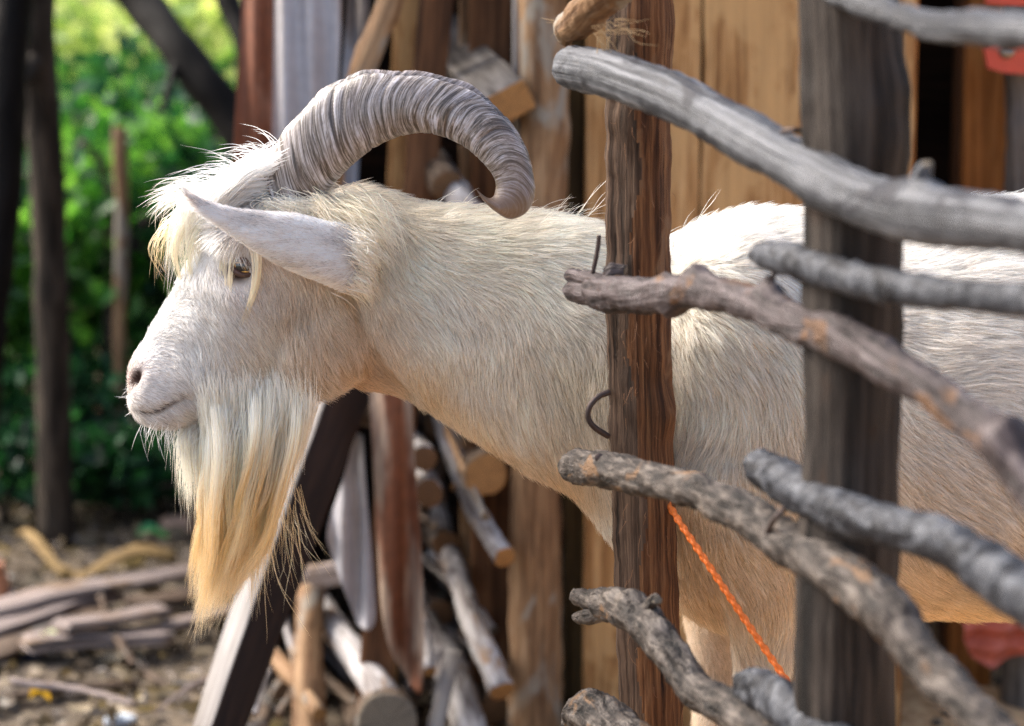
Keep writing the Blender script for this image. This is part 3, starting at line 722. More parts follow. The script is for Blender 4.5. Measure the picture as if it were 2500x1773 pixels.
def tree(pts, mat, label, crown=None, name='tree', seed=0, extra=(), cat='tree'):
    path, rad = ppath(pts, None, 60)
    b0 = path[-1]; zg = float(gz(b0[0], b0[1]))
    r_ = empty(name, (b0[0], b0[1], zg), label, cat)
    g = G(); loft(g, path, circ(24), rad, rough=.004, rfreq=7, seed=seed); tr = g.build('trunk', mat, r_)
    for e in extra:
        p2, r2 = ppath(e, None, 24); g = G(); loft(g, p2, circ(14), r2, rough=.003, rfreq=8, seed=seed + 1); g.build('limb', mat, r_)
    if crown is not None:
        (v, f, u), cc = cluster(np.array(crown[0]), np.array(crown[1]), crown[2], .07, seed + 50)
        G().add(v, f, u).build('crown', LF1, r_, smooth=False)
        for j in range(5):
            p2 = catmull([path[0], (path[0] + cc[j]) / 2 + [0, 0, .1], cc[j]], 12)
            g = G(); loft(g, p2, circ(10), np.linspace(rad[0] * .6, .006, 12), seed=j); g.build('limb', mat, r_)
    return r_
gb_ = zpy(2.22)
tree([(20, -1350, 80, 2.3), (60, -500, 92, 2.25), (82, 0, 98, 2.2), (118, 500, 82, 2.2), (130, 1000, 84, 2.2), (138, zpy(2.2, -.03), 98, 2.2)], W_trunk, 'slim grey tree trunk standing on the litter in front of the shrubs',
     ((-1.15, 2.5, 3.1), (.6, .6, .45), 500), seed=1, extra=[[(100, 120, 50, 2.2), (40, 210, 46, 2.1), (-30, 300, 42, 2.0)]])
tree([(120, -1200, 90, 2.1), (60, -350, 100, 2.05), (20, 120, 100, 2.0), (8, 420, 100, 1.98), (-35, 760, 110, 1.95), (-110, zpy(1.9, -.03), 130, 1.9)], W_trunkd, 'dark leaning tree trunk beside the slim grey one', ((-1.3, 1.9, 3.0), (.5, .5, .4), 300), seed=2)
tree([(-60, -800, 84, 3.0), (200, -180, 92, 2.7), (350, 10, 94, 2.6), (460, 150, 94, 2.5), (575, 310, 98, 2.45), (690, 520, 100, 2.4), (735, 900, 104, 2.35), (745, zpy(2.35, -.03), 110, 2.35)], W_trunkd, 'dark bent tree trunk slanting across behind the sheets', None, name='bent_tree', seed=3,
     extra=[[(620, 400, 60, 2.44), (600, 120, 56, 2.5), (560, 10, 54, 2.55), (500, -150, 50, 2.6)], [(445, 130, 30, 2.5), (420, 190, 24, 2.45), (395, 270, 16, 2.4)]])
# cut sapling and thin stems
def stem(pts, mat, label, seed, name='sapling_stem', endm=None, cat='stem'):
    path, rad = ppath(pts, None, 40); g = G(); loft(g, path, circ(14), rad, rough=.002, rfreq=9, seed=seed, capmi=1); return tag(g.build(name, [mat, endm or SAW]), label, cat)
stem([(291, 312, 34, 2.62), (298, 520, 34, 2.6), (292, 800, 32, 2.58), (296, zpy(2.56, -.02), 36, 2.56)], W_postb, 'pale sapling stem cut off square among the shrubs', 1)
stem([(560, 330, 26, 2.9), (430, 440, 28, 2.8), (330, 590, 30, 2.72), (285, 760, 30, 2.66), (288, 1000, 30, 2.62), (300, zpy(2.55, -.02), 32, 2.55)], W_trunk, 'thin crooked brown stem bending up towards the goat\'s crown', 2)
stem([(170, 390, 16, 2.8), (205, 352, 18, 2.8), (245, 395, 18, 2.78), (268, 470, 18, 2.76), (262, 700, 18, 2.7), (235, zpy(2.6, -.02), 20, 2.6)], W_trunk, 'thin arched pale twig stem beside the grey trunk', 3)
stem([(300, 560, 14, 2.7), (360, 620, 20, 2.68), (430, 690, 24, 2.66), (520, 800, 26, 2.64), (600, zpy(2.6, -.02), 28, 2.6)], W_trunkd, 'thin dark stem slanting down behind the goat\'s forehead', 4)
stem([(240, 1000, 18, 2.5), (238, 1100, 20, 2.5), (250, zpy(2.5, -.02), 22, 2.5)], W_trunk, 'short grey stem in the dark undergrowth beside the trunk', 5)

# ------------------------------------------------------------------ goat: one continuous body
def sections(g, secs, nring, nseg, p=1.0, k=0.0, ycen=0.0):
    """secs rows: dorsal px,py, ventral px,py, half width m [, taper k]"""
    A = []
    for s in secs:
        d = at(s[0], s[1], ycen); v = at(s[2], s[3], ycen)
        A.append([*d, *v, s[4], s[5] if len(s) > 5 else k])
    A = np.array(A); 
    mid = (A[:, :3] + A[:, 3:6]) / 2
    A = np.concatenate([mid, A], 1); C = catmull(A, nring)[:, 3:]
    D, Vv, W, K = C[:, :3], C[:, 3:6], C[:, 6], C[:, 7]
    a = np.linspace(0, 2 * math.pi, nseg, endpoint=False); ca, sa = np.cos(a), np.sin(a)
    c0 = (D + Vv) / 2; hv = (D - Vv) / 2
    P = c0[:, None] + hv[:, None] * ca[None, :, None]
    P[:, :, 1] += W[:, None] * np.sign(sa) * np.abs(sa) ** p * (1 + K[:, None] * ca)
    V = P.reshape(-1, 3); F = []
    for i in range(nring - 1):
        for j in range(nseg):
            q = (j + 1) % nseg
            F.append((i * nseg + j, i * nseg + q, (i + 1) * nseg + q, (i + 1) * nseg + j))
    V = np.concatenate([V, [P[0].mean(0)], [P[-1].mean(0)]])
    n0 = nring * nseg
    F += [(n0, (j + 1) % nseg, j) for j in range(nseg)] + [(n0 + 1, (nring - 1) * nseg + j, (nring - 1) * nseg + (j + 1) % nseg) for j in range(nseg)]
    g.add(V, F)
def limb(g, pts):
    """pts: px,py,Y,radius"""
    A = np.array([[*at(p[0], p[1], p[2]), p[3]] for p in pts]); C = catmull(A, 40)
    loft(g, C[:, :3], circ(20), C[:, 3], hint=(0, -1, 0), capbulge=.6)
def limbw(g, pts):
    C = catmull(np.array(pts, float), 40); loft(g, C[:, :3], circ(20), C[:, 3], hint=(0, -1, 0), capbulge=.5)

g = G()
head = [(314, 925, 322, 985, .012), (318, 903, 326, 1003, .021), (328, 872, 345, 1024, .029, -.05), (350, 830, 378, 1040, .034, -.05), (385, 772, 432, 1042, .038, -.1), (428, 705, 490, 1026, .043, 0),
        (468, 636, 560, 1000, .050, .12), (515, 566, 640, 975, .060, .2), (580, 500, 720, 957, .067, .2), (655, 462, 800, 945, .068, .1), (735, 455, 870, 930, .064, 0), (815, 480, 920, 910, .056, 0)]
sections(g, head, 70, 48, .92)
body = [(700, 500, 800, 880, .040), (790, 470, 850, 935, .054), (880, 470, 930, 950, .062), (1000, 497, 1040, 992, .070), (1120, 510, 1150, 1056, .080), (1260, 524, 1275, 1138, .092), (1400, 540, 1400, 1204, .108),
        (1500, 572, 1490, 1300, .122), (1600, 592, 1590, 1425, .136), (1700, 562, 1700, 1480, .148), (1820, 525, 1820, 1500, .158), (1960, 525, 1960, 1500, .165), (2150, 545, 2150, 1492, .178), (2400, 500, 2400, 1490, .192),
        (2700, 488, 2700, 1480, .195), (3000, 480, 3000, 1440, .18), (3250, 500, 3250, 1330, .15), (3420, 560, 3400, 1200, .11), (3520, 660, 3490, 1050, .06)]
sections(g, body, 120, 64, .95)
# jaw muscle, brow, shoulder blade
for (px, py, Y, rx, ry, rz) in ((780, 815, -.036, .056, .034, .060), (780, 815, .036, .056, .034, .060), (1800, 1060, -.075, .11, .085, .2), (1800, 1060, .075, .11, .085, .2), (3100, 1000, -.07, .15, .1, .2), (3100, 1000, .07, .15, .1, .2),
                             (585, 585, -.048, .026, .018, .018), (585, 585, .048, .026, .018, .018)):
    a = np.linspace(0, math.pi, 14)
    path = at(px, py, Y) + np.stack([np.zeros(14), np.zeros(14), rz * np.cos(a)], -1)
    prof = circ(20) * [rx, ry]
    loft(g, path, prof, np.maximum(np.sin(a), .02), hint=(0, -1, 0))
for sy in (-1, 1):
    ox = 0 if sy < 0 else -110
    T0 = lambda px, py, Y: at(px + ox * min(1, max(0, (py - 1100) / 400)), py, Y)
    b0 = [[*T0(1770, 1150, .09 * sy), .08], [*T0(1820, 1330, .10 * sy), .062], [*T0(1852, 1450, .105 * sy), .042], [*T0(1860, 1560, .10 * sy), .030], [*T0(1862, 1700, .095 * sy), .024]]
    kx = b0[-1][0]
    b0 += [[kx, .09 * sy, .30, .026], [kx, .09 * sy, .26, .027], [kx + .004, .09 * sy, .2, .018], [kx, .09 * sy, .1, .0165], [kx - .006, .09 * sy, .065, .021], [kx - .018, .09 * sy, .03, .021], [kx - .026, .09 * sy, .004, .026]]
    limbw(g, b0)
    hx = at(3180, 1000, 0)[0]
    limbw(g, [[hx, .1 * sy, .72, .12], [hx - .03, .11 * sy, .58, .1], [hx - .05, .11 * sy, .48, .07], [hx + .05, .11 * sy, .38, .04], [hx + .13, .11 * sy, .31, .028], [hx + .12, .11 * sy, .2, .02], [hx + .11, .11 * sy, .09, .018], [hx + .10, .11 * sy, .05, .022], [hx + .085, .11 * sy, .004, .027]])
tl = at(3480, 640, 0); limbw(g, [[tl[0] - .04, 0, tl[2] - .02, .03], [tl[0] + .03, 0, tl[2] + .05, .022], [tl[0] + .06, 0, tl[2] + .1, .008]])
ob = g.build('body_raw', [], loc=(0, 0, 0))
md = ob.modifiers.new('r', 'REMESH'); md.mode = 'VOXEL'; md.voxel_size = .0036; md.use_smooth_shade = True
ms = ob.modifiers.new('s', 'SMOOTH'); ms.factor = .6; ms.iterations = 9
dg = bpy.context.evaluated_depsgraph_get()
me = bpy.data.meshes.new_from_object(ob.evaluated_get(dg))
bpy.data.objects.remove(ob)
nv = len(me.vertices)
Vb = np.empty(nv * 3, np.float32); me.vertices.foreach_get('co', Vb); Vb = Vb.reshape(-1, 3).astype(float)
Nb = np.empty(nv * 3, np.float32); me.vertices.foreach_get('normal', Nb); Nb = Nb.reshape(-1, 3).astype(float)

# sculpt the face: offsets along the normal, written in photo pixels, the same on both cheeks
UVp = proj(Vb * [1, 0, 1])             # position in the middle plane, so that both sides match
side = np.abs(Nb[:, 1])
def bump2(cx, cy, rx, ry, ang=0.0):
    ca, sa = math.cos(ang), math.sin(ang); d = UVp - [cx, cy]
    u = (d[:, 0] * ca + d[:, 1] * sa) / rx; v = (-d[:, 0] * sa + d[:, 1] * ca) / ry
    return np.exp(-(u * u + v * v))
def segd(pts):
    best = np.full(nv, 1e9)
    for (x0, y0), (x1, y1) in zip(pts[:-1], pts[1:]):
        a = np.array([x0, y0]); b_ = np.array([x1, y1]); ab = b_ - a
        t_ = np.clip(((UVp - a) @ ab) / (ab @ ab), 0, 1)
        best = np.minimum(best, np.linalg.norm(UVp - a - t_[:, None] * ab, axis=1))
    return best
MOUTH = [(332, 992), (365, 1000), (400, 988), (440, 965), (468, 950)]
NOSTR = (334, 917, 28, 13, -.85)
EYE = (592, 652)
sd = np.clip(side * 1.6, 0, 1)
dm = segd(MOUTH); mouthm = np.exp(-(dm / 9.0) ** 2) * sd
nost = bump2(*NOSTR) * np.clip((np.abs(Vb[:, 1]) - .003) / .005, 0, 1)
off = -.0055 * mouthm - .012 * nost
off += .003 * bump2(352, 900, 26, 30) * sd                    # nostril wing
off += .004 * bump2(375, 962, 40, 26) * sd                    # upper lip
off += .004 * bump2(415, 1022, 40, 22) * sd                   # lower lip
off -= .0065 * bump2(EYE[0], EYE[1] + 2, 34, 24, .35) * sd    # eye socket
off += .004 * bump2(588, 612, 52, 14, .25) * sd               # brow ridge
off += .003 * bump2(570, 705, 50, 18, .5) * sd                # cheek bone below the eye
off -= .005 * bump2(470, 830, 60, 90, .5) * sd                # hollow of the muzzle side
dj = segd([(868, 690), (885, 780), (925, 870), (985, 950)])
off -= .010 * np.exp(-(dj / 26) ** 2) * sd                    # crease behind the jaw
off -= .006 * np.exp(-(segd([(1640, 620), (1620, 800), (1600, 1000)]) / 50) ** 2) * sd   # in front of the shoulder
off += .0016 * wav(Vb, 9, 4, 3)
Vb = Vb + Nb * off[:, None]
me.vertices.foreach_set('co', Vb.astype(np.float32).ravel()); me.update()
me.vertices.foreach_get('normal', (tmp := np.empty(nv * 3, np.float32))); Nb = tmp.reshape(-1, 3).astype(float)

# colour of the coat in photo pixels: x, y, sRGB; brown of the throat is part tan, part shade
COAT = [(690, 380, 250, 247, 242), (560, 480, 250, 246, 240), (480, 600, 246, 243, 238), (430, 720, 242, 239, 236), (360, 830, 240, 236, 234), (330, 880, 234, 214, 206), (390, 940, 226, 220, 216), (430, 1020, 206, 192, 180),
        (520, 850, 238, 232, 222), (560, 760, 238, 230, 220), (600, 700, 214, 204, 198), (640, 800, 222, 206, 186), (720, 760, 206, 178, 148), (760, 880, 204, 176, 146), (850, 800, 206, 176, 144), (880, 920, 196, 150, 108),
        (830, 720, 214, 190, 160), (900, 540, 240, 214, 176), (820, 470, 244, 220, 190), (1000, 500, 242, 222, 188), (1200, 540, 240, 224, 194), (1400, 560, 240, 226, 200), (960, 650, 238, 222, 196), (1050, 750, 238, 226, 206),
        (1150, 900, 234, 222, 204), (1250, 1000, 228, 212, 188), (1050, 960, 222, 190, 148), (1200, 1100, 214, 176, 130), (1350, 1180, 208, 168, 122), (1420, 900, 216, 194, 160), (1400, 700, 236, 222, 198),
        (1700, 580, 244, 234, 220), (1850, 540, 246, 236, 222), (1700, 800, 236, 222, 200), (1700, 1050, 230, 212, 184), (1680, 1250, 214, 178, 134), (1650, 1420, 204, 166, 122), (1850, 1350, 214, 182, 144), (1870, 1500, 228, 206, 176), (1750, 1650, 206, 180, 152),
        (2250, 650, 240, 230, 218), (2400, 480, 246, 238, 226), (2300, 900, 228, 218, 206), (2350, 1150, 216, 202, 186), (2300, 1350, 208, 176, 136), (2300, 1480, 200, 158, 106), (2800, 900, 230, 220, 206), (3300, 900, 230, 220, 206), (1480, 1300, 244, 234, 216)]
FLOW = [(330, 860, .6, -.5), (400, 790, .8, -.1), (430, 720, .8, -.1), (370, 920, 1, -.1), (420, 900, 1, .1), (470, 880, .8, .7), (380, 980, .8, .3), (430, 1020, .9, .5), (500, 760, .9, .6), (560, 700, .4, 1), (520, 850, .5, 1), (600, 900, .55, 1), (620, 760, .6, .9),
        (560, 960, .2, 1), (680, 950, .3, 1), (680, 800, .5, 1), (740, 720, .25, 1), (760, 850, .25, 1), (830, 850, .6, 1), (840, 740, .9, .7), (880, 800, .7, 1), (850, 930, .9, .35), (940, 960, .9, .4), (470, 620, .1, 1), (560, 500, -.7, .6), (640, 450, -.8, .5), (740, 450, .3, .5),
        (820, 500, .9, .2), (900, 560, .5, 1), (900, 480, 1, .1), (950, 600, .5, 1), (930, 750, .2, 1), (1000, 900, .35, 1), (1050, 520, 1, .12), (1050, 600, .9, .5), (1050, 700, .55, 1), (1100, 850, .3, 1), (1150, 980, .25, 1), (1200, 530, 1, .1), (1200, 640, .9, .45), (1250, 760, .55, .9), (1250, 950, .15, 1),
        (1400, 540, 1, .12), (1400, 680, .8, .6), (1400, 850, .3, 1), (1350, 1100, .5, 1), (1200, 1100, .6, .8), (1050, 1000, .6, .8), (1560, 700, .8, .7), (1600, 590, .8, .1), (1700, 560, 1, -.15), (1800, 540, 1, .1), (1700, 660, .9, .5), (1720, 780, .6, .9), (1700, 1000, .05, 1), (1700, 1250, .35, 1), (1850, 700, .6, .8), (1850, 1000, .2, 1),
        (1640, 1420, .3, .9), (1780, 1350, .2, 1), (1870, 1450, .3, 1), (1720, 1650, .1, 1), (2050, 560, 1, .1), (2250, 650, 1, .12), (2250, 850, 1, .3), (2300, 1050, .9, .5), (2300, 1250, .7, .8), (2250, 1400, 1, .25), (2350, 1480, 1, .02), (2450, 500, 1, .1), (2800, 900, 1, .3), (3300, 900, .8, .6), (1870, 2200, 0, 1), (1480, 1280, .3, 1)]
LENS = [(592, 652, 4), (575, 660, 5), (610, 650, 5), (330, 880, 4), (370, 930, 6), (430, 1020, 9), (400, 760, 8), (480, 860, 13), (470, 640, 12), (560, 720, 14), (600, 900, 20), (520, 960, 18), (720, 780, 20), (760, 900, 22), (860, 840, 22), (600, 520, 30), (700, 430, 34), (820, 480, 34), (900, 560, 34), (860, 940, 16), (950, 960, 22), (1050, 700, 38), (1050, 1000, 26), (1200, 540, 36), (1250, 950, 38),
        (1250, 1140, 26), (1400, 700, 36), (1700, 560, 40), (1700, 900, 36), (1680, 1300, 34), (1640, 1430, 30), (1870, 1450, 26), (1740, 1650, 14), (2250, 650, 40), (2300, 1100, 38), (2300, 1480, 24), (1870, 2200, 8), (3000, 900, 36)]
def idw(tab, Q, pw=3.0, eps=30.0):
    T = np.array(tab, float); out = np.empty((len(Q), T.shape[1] - 2))
    for i in range(0, len(Q), 20000):
        d2 = ((Q[i:i + 20000, None, :] - T[None, :, :2]) ** 2).sum(-1) + eps**2
        w_ = d2 ** (-pw / 2); out[i:i + 20000] = (w_ @ T[:, 2:]) / w_.sum(1, keepdims=True)
    return out
def deep(c):                          # pigment of a single hair: deeper than the look of the whole coat
    c = np.asarray(c) ** .8; l_ = c.mean(-1, keepdims=True); return np.clip(l_ + (c - l_) * 1.1, .01, .95)
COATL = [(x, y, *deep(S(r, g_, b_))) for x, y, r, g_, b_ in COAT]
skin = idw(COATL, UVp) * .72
dark = np.clip(mouthm * 1.2 + nost * 2.2, 0, 1)[:, None]
pinkn = (bump2(316, 930, 16, 34) * .3)[:, None]; skin = skin * (1 - pinkn) + S(196, 140, 122) * pinkn
eyed = (bump2(EYE[0] - 4, EYE[1], 30, 17, .45) * sd)[:, None]; eyed = np.clip(eyed * 1.3, 0, 1); skin = skin * (1 - eyed) + S(70, 54, 48) * eyed
skin = skin * (1 - dark) + S(44, 25, 21) * dark
ca = me.color_attributes.new('coat', 'FLOAT_COLOR', 'POINT')
ca.data.foreach_set('color', np.concatenate([skin, np.ones((nv, 1))], 1).astype(np.float32).ravel())
m_skin, N, L, b = newmat('goat_skin')
a_ = node(N, 'ShaderNodeAttribute', attribute_name='coat'); L.new(a_.outputs[0], b.inputs['Base Color'])
b.inputs['Roughness'].default_value = .7; b.inputs['Specular IOR Level'].default_value = .2
nz = node(N, 'ShaderNodeTexNoise'); nz.inputs['Scale'].default_value = 500; bp = node(N, 'ShaderNodeBump'); bp.inputs['Strength'].default_value = .3; bp.inputs['Distance'].default_value = .001
tc = node(N, 'ShaderNodeTexCoord'); L.new(tc.outputs['Object'], nz.inputs[0]); L.new(nz.outputs[0], bp.inputs['Height']); L.new(bp.outputs[0], b.inputs['Normal'])

goat = empty('goat', (float(at(1800, 886, 0)[0]), 0, 0), 'white bearded goat with curled horns stretching its neck past the fence post', 'goat')
def reloc(me_):
    me_.transform(Matrix.Translation(-Vector(goat.location)))
me.materials.append(m_skin); reloc(me)
body_o = bpy.data.objects.new('body', me); col.objects.link(body_o); body_o.location = goat.location; attach(body_o, goat)
bvh = BVHTree.FromPolygons([tuple(v) for v in Vb], [tuple(p.vertices) for p in me.polygons])
def hit(px, py, dflt=0.0):
    r_ = ray(px, py); h = bvh.ray_cast(Vector(CAM), Vector(nrm(r_)))
    return np.array(h[0]) if h[0] is not None else at(px, py, dflt)

# ------------------------------------------------------------------ hair
def hairmat(name, rough=.38, rand=.0):
    m, N, L, b = newmat(name)
    N.remove(b)
    h = node(N, 'ShaderNodeBsdfHairPrincipled'); h.model = 'CHIANG'; h.parametrization = 'COLOR'
    a_ = node(N, 'ShaderNodeAttribute', attribute_name='col'); L.new(a_.outputs[0], h.inputs['Color'])
    h.inputs['Roughness'].default_value = rough; h.inputs['Radial Roughness'].default_value = .55
    df = node(N, 'ShaderNodeBsdfDiffuse'); L.new(a_.outputs[0], df.inputs[0])
    ms_ = node(N, 'ShaderNodeMixShader'); ms_.inputs[0].default_value = .42
    L.new(h.outputs[0], ms_.inputs[1]); L.new(df.outputs[0], ms_.inputs[2])
    L.new(ms_.outputs[0], N['Material Output'].inputs[0])
    return m
m_hair = hairmat('goat_hair')
def curves_obj(name, P, Rd, C, mat, parent):
    """P (n,k,3) world, Rd (n,k), C (n,k,3)"""
    n, k = P.shape[:2]; loc = np.array(parent.location)
    cu = bpy.data.hair_curves.new(name); cu.add_curves([k] * n)
    cu.points.foreach_set('position', (P - loc).astype(np.float32).ravel())
    cu.points.foreach_set('radius', Rd.astype(np.float32).ravel())
    at_ = cu.attributes.new('col', 'FLOAT_COLOR', 'POINT')
    at_.data.foreach_set('color', np.concatenate([C, np.ones((n, k, 1))], -1).astype(np.float32).ravel())
    cu.materials.append(mat)
    o = bpy.data.objects.new(name, cu); col.objects.link(o); o.location = parent.location; attach(o, parent)
    return o

def sample(me_v, tris, dens, n, g_):
    A, B, C = me_v[tris[:, 0]], me_v[tris[:, 1]], me_v[tris[:, 2]]
    ar = np.linalg.norm(np.cross(B - A, C - A), axis=1) / 2 * dens
    cdf = np.cumsum(ar); t_ = np.searchsorted(cdf, g_.uniform(0, cdf[-1], n))
    t_ = np.minimum(t_, len(tris) - 1)
    r1 = np.sqrt(g_.uniform(size=n)); r2 = g_.uniform(size=n)
    w_ = np.stack([1 - r1, r1 * (1 - r2), r1 * r2], -1)
    return t_, w_
def grow(P, Nn, T, Ln, lift, K, g_, clump=25, cl=.55, jit=.16, wob=.0, gravity=.12):
    """strands rooted at P with normal Nn, flow T (tangent), length Ln"""
    n = len(P); B = np.cross(Nn, T)
    T = nrm(T + B * g_.normal(0, jit, (n, 1)))
    s = np.linspace(0, 1, K)
    ang = lift[:, None] * (1 - .75 * s[None, :])
    d = T[:, None] * np.cos(ang)[..., None] + Nn[:, None] * np.sin(ang)[..., None]
    d[:, :, 2] -= gravity * s[None, :] ** 1.5
    d = nrm(d)
    step = Ln[:, None, None] / (K - 1)
    Q = P[:, None] + np.concatenate([np.zeros((n, 1, 3)), np.cumsum(d[:, :-1] * step, 1)], 1)
    m = max(1, n // clump); ci = g_.choice(n, m, replace=False)
    kd = KDTree(m)
    for i, c in enumerate(ci): kd.insert(Vector(P[c]), i)
    kd.balance()
    near = np.array([ci[kd.find(Vector(p))[1]] for p in P])
    f = (cl * s ** 1.3)[None, :, None] * g_.uniform(.5, 1.2, (n, 1, 1)) * np.clip((Ln - .008) / .02, .1, 1)[:, None, None]
    rel = Q[near] - Q[near][:, :1] + P[near][:, None]
    Q = Q * (1 - f) + rel * f
    Q = Q + (g_.normal(0, 1, (n, 1, 3)) * Ln[:, None, None] * .03) * s[None, :, None] ** 2
    return Q

me.calc_loop_triangles()
tris = np.empty(len(me.loop_triangles) * 3, np.int32); me.loop_triangles.foreach_get('vertices', tris); tris = tris.reshape(-1, 3)
cen = Vb[tris].mean(1); ncen = nrm(Nb[tris].mean(1)); pc = proj(cen)
vd = nrm(cen - CAM); facing = -(ncen * vd).sum(1)
infr = (pc[:, 0] < 2620) & (pc[:, 1] < 1900)
dens = np.where(infr, np.where(facing > -.3, 1.0, .15), .06)
lnt = idw(LENS, pc)[:, 0]
dens *= np.clip((26 / np.maximum(lnt, 4)), .8, 1.9)
mtri = np.maximum.reduce([(nost)[tris].mean(1) * 2.6, mouthm[tris].mean(1) * 1.0, (bump2(EYE[0] - 3, EYE[1], 34, 20, .45) * sd)[tris].mean(1) * 2.2])
dens *= np.clip(1 - mtri, 0, 1) ** 2
g_ = np.random.default_rng(21)
NH = 300000
ti, wt = sample(Vb, tris, dens, NH, g_)
Pr = (Vb[tris[ti]] * wt[..., None]).sum(1); Nr = nrm((Nb[tris[ti]] * wt[..., None]).sum(1))
pr = proj(Pr); mid_uv = proj(Pr * [1, 0, 1])
fl = idw(FLOW, mid_uv, 3.5, 20); fl = fl / (np.linalg.norm(fl, axis=1, keepdims=True) + 1e-9)
T3 = fl[:, :1] * CR - fl[:, 1:] * CU
T3 = T3 - Nr * (T3 * Nr).sum(1, keepdims=True); T3 = nrm(T3)
ang = .35 * wav(Pr, 7, 31, 2)                                   # slow swirls in the coat
T3 = nrm(T3 * np.cos(ang)[:, None] + np.cross(Nr, T3) * np.sin(ang)[:, None])
Ln = idw(LENS, mid_uv, 3, 25)[:, 0] * np.interp(mid_uv[:, 0], [700, 950], [.00115, .00074]) * g_.uniform(.65, 1.3, NH)
lift = g_.uniform(.10, .45, NH) + .25 * (g_.uniform(size=NH) < .04)
Q = grow(Pr, Nr, T3, Ln, lift, 5, g_, clump=22, cl=.48)
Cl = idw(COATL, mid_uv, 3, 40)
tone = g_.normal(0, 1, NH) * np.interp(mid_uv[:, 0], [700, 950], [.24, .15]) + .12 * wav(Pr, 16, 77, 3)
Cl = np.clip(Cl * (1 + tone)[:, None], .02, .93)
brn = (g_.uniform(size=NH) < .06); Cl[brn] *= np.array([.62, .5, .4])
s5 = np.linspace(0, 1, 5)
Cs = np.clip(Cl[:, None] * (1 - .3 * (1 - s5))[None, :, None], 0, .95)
rad0 = np.clip(Ln / .035, .62, 1) * .00029 * g_.uniform(.7, 1.25, NH)
Rd = rad0[:, None] * np.array([.8, 1, .9, .6, .12])[None]
tag(curves_obj('fur', Q, Rd, Cs, m_hair, goat))

# long hair grown from guide lines given in photo pixels
def lock(guides, K=12, seed=0, jit=.002, rad=.0003, kink=.012, fade=None):
    """guides: (pts[(px,py,Y)], count, root spread m, tip spread m, root rgb, tip rgb)"""
    gg = np.random.default_rng(seed); Ps, Rs, Cs_ = [], [], []
    s = np.linspace(0, 1, K)
    for (pts, cnt, r0, r1, c0, c1) in guides:
        C0 = catmull(np.array([at(*p) for p in pts]), K)
        o0 = gg.normal(0, 1, (cnt, 3)); o1 = o0 * .55 + gg.normal(0, 1, (cnt, 3)) * .8
        cut = gg.uniform(.62, 1.06, cnt)
        base = np.stack([np.interp(np.clip(s[None] * cut[:, None], 0, 1.0).ravel(), s, C0[:, k]).reshape(cnt, K) for k in range(3)], -1)
        ext = np.maximum(s[None] * cut[:, None] - 1, 0)
        base += ext[..., None] * (C0[-1] - C0[-2]) * (K - 1)
        sp = (r0 * (1 - s) ** 1.0)[None, :, None] * o0[:, None] + (r1 * s ** 1.1)[None, :, None] * o1[:, None]
        ph = gg.uniform(0, 6.28, (cnt, 1)); fr = gg.uniform(.6, 1.6, (cnt, 1))
        wv_ = np.stack([np.sin(ph + fr * 5 * s), np.sin(ph * 2.3 + fr * 4 * s), np.cos(ph * 1.7 + fr * 4.5 * s)], -1) * (s ** 1.5)[None, :, None]
        Lg = np.linalg.norm(np.diff(C0, axis=0), axis=1).sum()
        Ps.append(base + sp + wv_ * kink * Lg * .8)
        tn = (1 + gg.normal(0, .13, (cnt, 1, 1)))
        fs = s if fade is None else np.clip((s - fade[0]) / (fade[1] - fade[0]), 0, 1) - .35 * np.clip((s - .8) / .2, 0, 1)
        cc = (np.array(c0)[None, None] * (1 - fs)[None, :, None] + np.array(c1)[None, None] * fs[None, :, None]) * tn
        Cs_.append(np.clip(cc, .02, .93))
        Rs.append(np.broadcast_to(rad * gg.uniform(.7, 1.3, (cnt, 1)) * np.interp(s, [0, .2, .7, 1], [.8, 1, .8, .1])[None], (cnt, K)))
    return np.concatenate(Ps), np.concatenate(Rs), np.concatenate(Cs_)
WH, CRM, GLD, GLD2 = S(246, 243, 238), S(240, 230, 206), S(226, 186, 120), S(240, 212, 160)
# beard
gd = []
gg = np.random.default_rng(5)
for i in range(250):
    u = gg.uniform(); Yd = gg.normal(0, .018)
    rx = 505 + 225 * u; ry = 1000 + 20 * (1 - u) - 40 * u + gg.uniform(-40, 15)
    full = gg.uniform(.22, .6) if gg.uniform() < .3 else gg.uniform(.72, 1.03)
    tx = 472 + (86 if gg.uniform() < .7 else 150) * u ** 1.1 + gg.normal(0, 14); ty = 1520 - 30 * u - 60 * u * u + gg.normal(0, 34); wv1, wv2 = gg.normal(0, 13, 2)
    mx = 497 + 178 * u + gg.normal(0, 6); my = 1230
    A_ = catmull(np.array([(rx, ry, 0), ((rx + mx) / 2 + 8 + wv1, (ry + my) / 2, 0), (mx, my, 0), ((mx + tx) / 2 + 12 + wv2, (my + ty) / 2 + 6, 0), (tx, ty, 0)], float), 30)
    e = max(3, int(29 * min(full, 1))); sel = [A_[int(q)] for q in np.linspace(0, e, 5)]
    dip = [0, .014, .014, .008, 0]
    pts = [(q[0], q[1], Yd * (1 - .3 * j / 4) - dip[j]) for j, q in enumerate(sel)]
    short = full < .72
    c0 = S(250, 242, 222); c1 = (GLD if gg.uniform() < .62 else GLD2)
    if short: c0, c1 = S(250, 245, 234), S(248, 232, 196)
    gd.append((pts, 84, .0048, .0005 + .0032 * gg.uniform() ** 2, c0, c1))
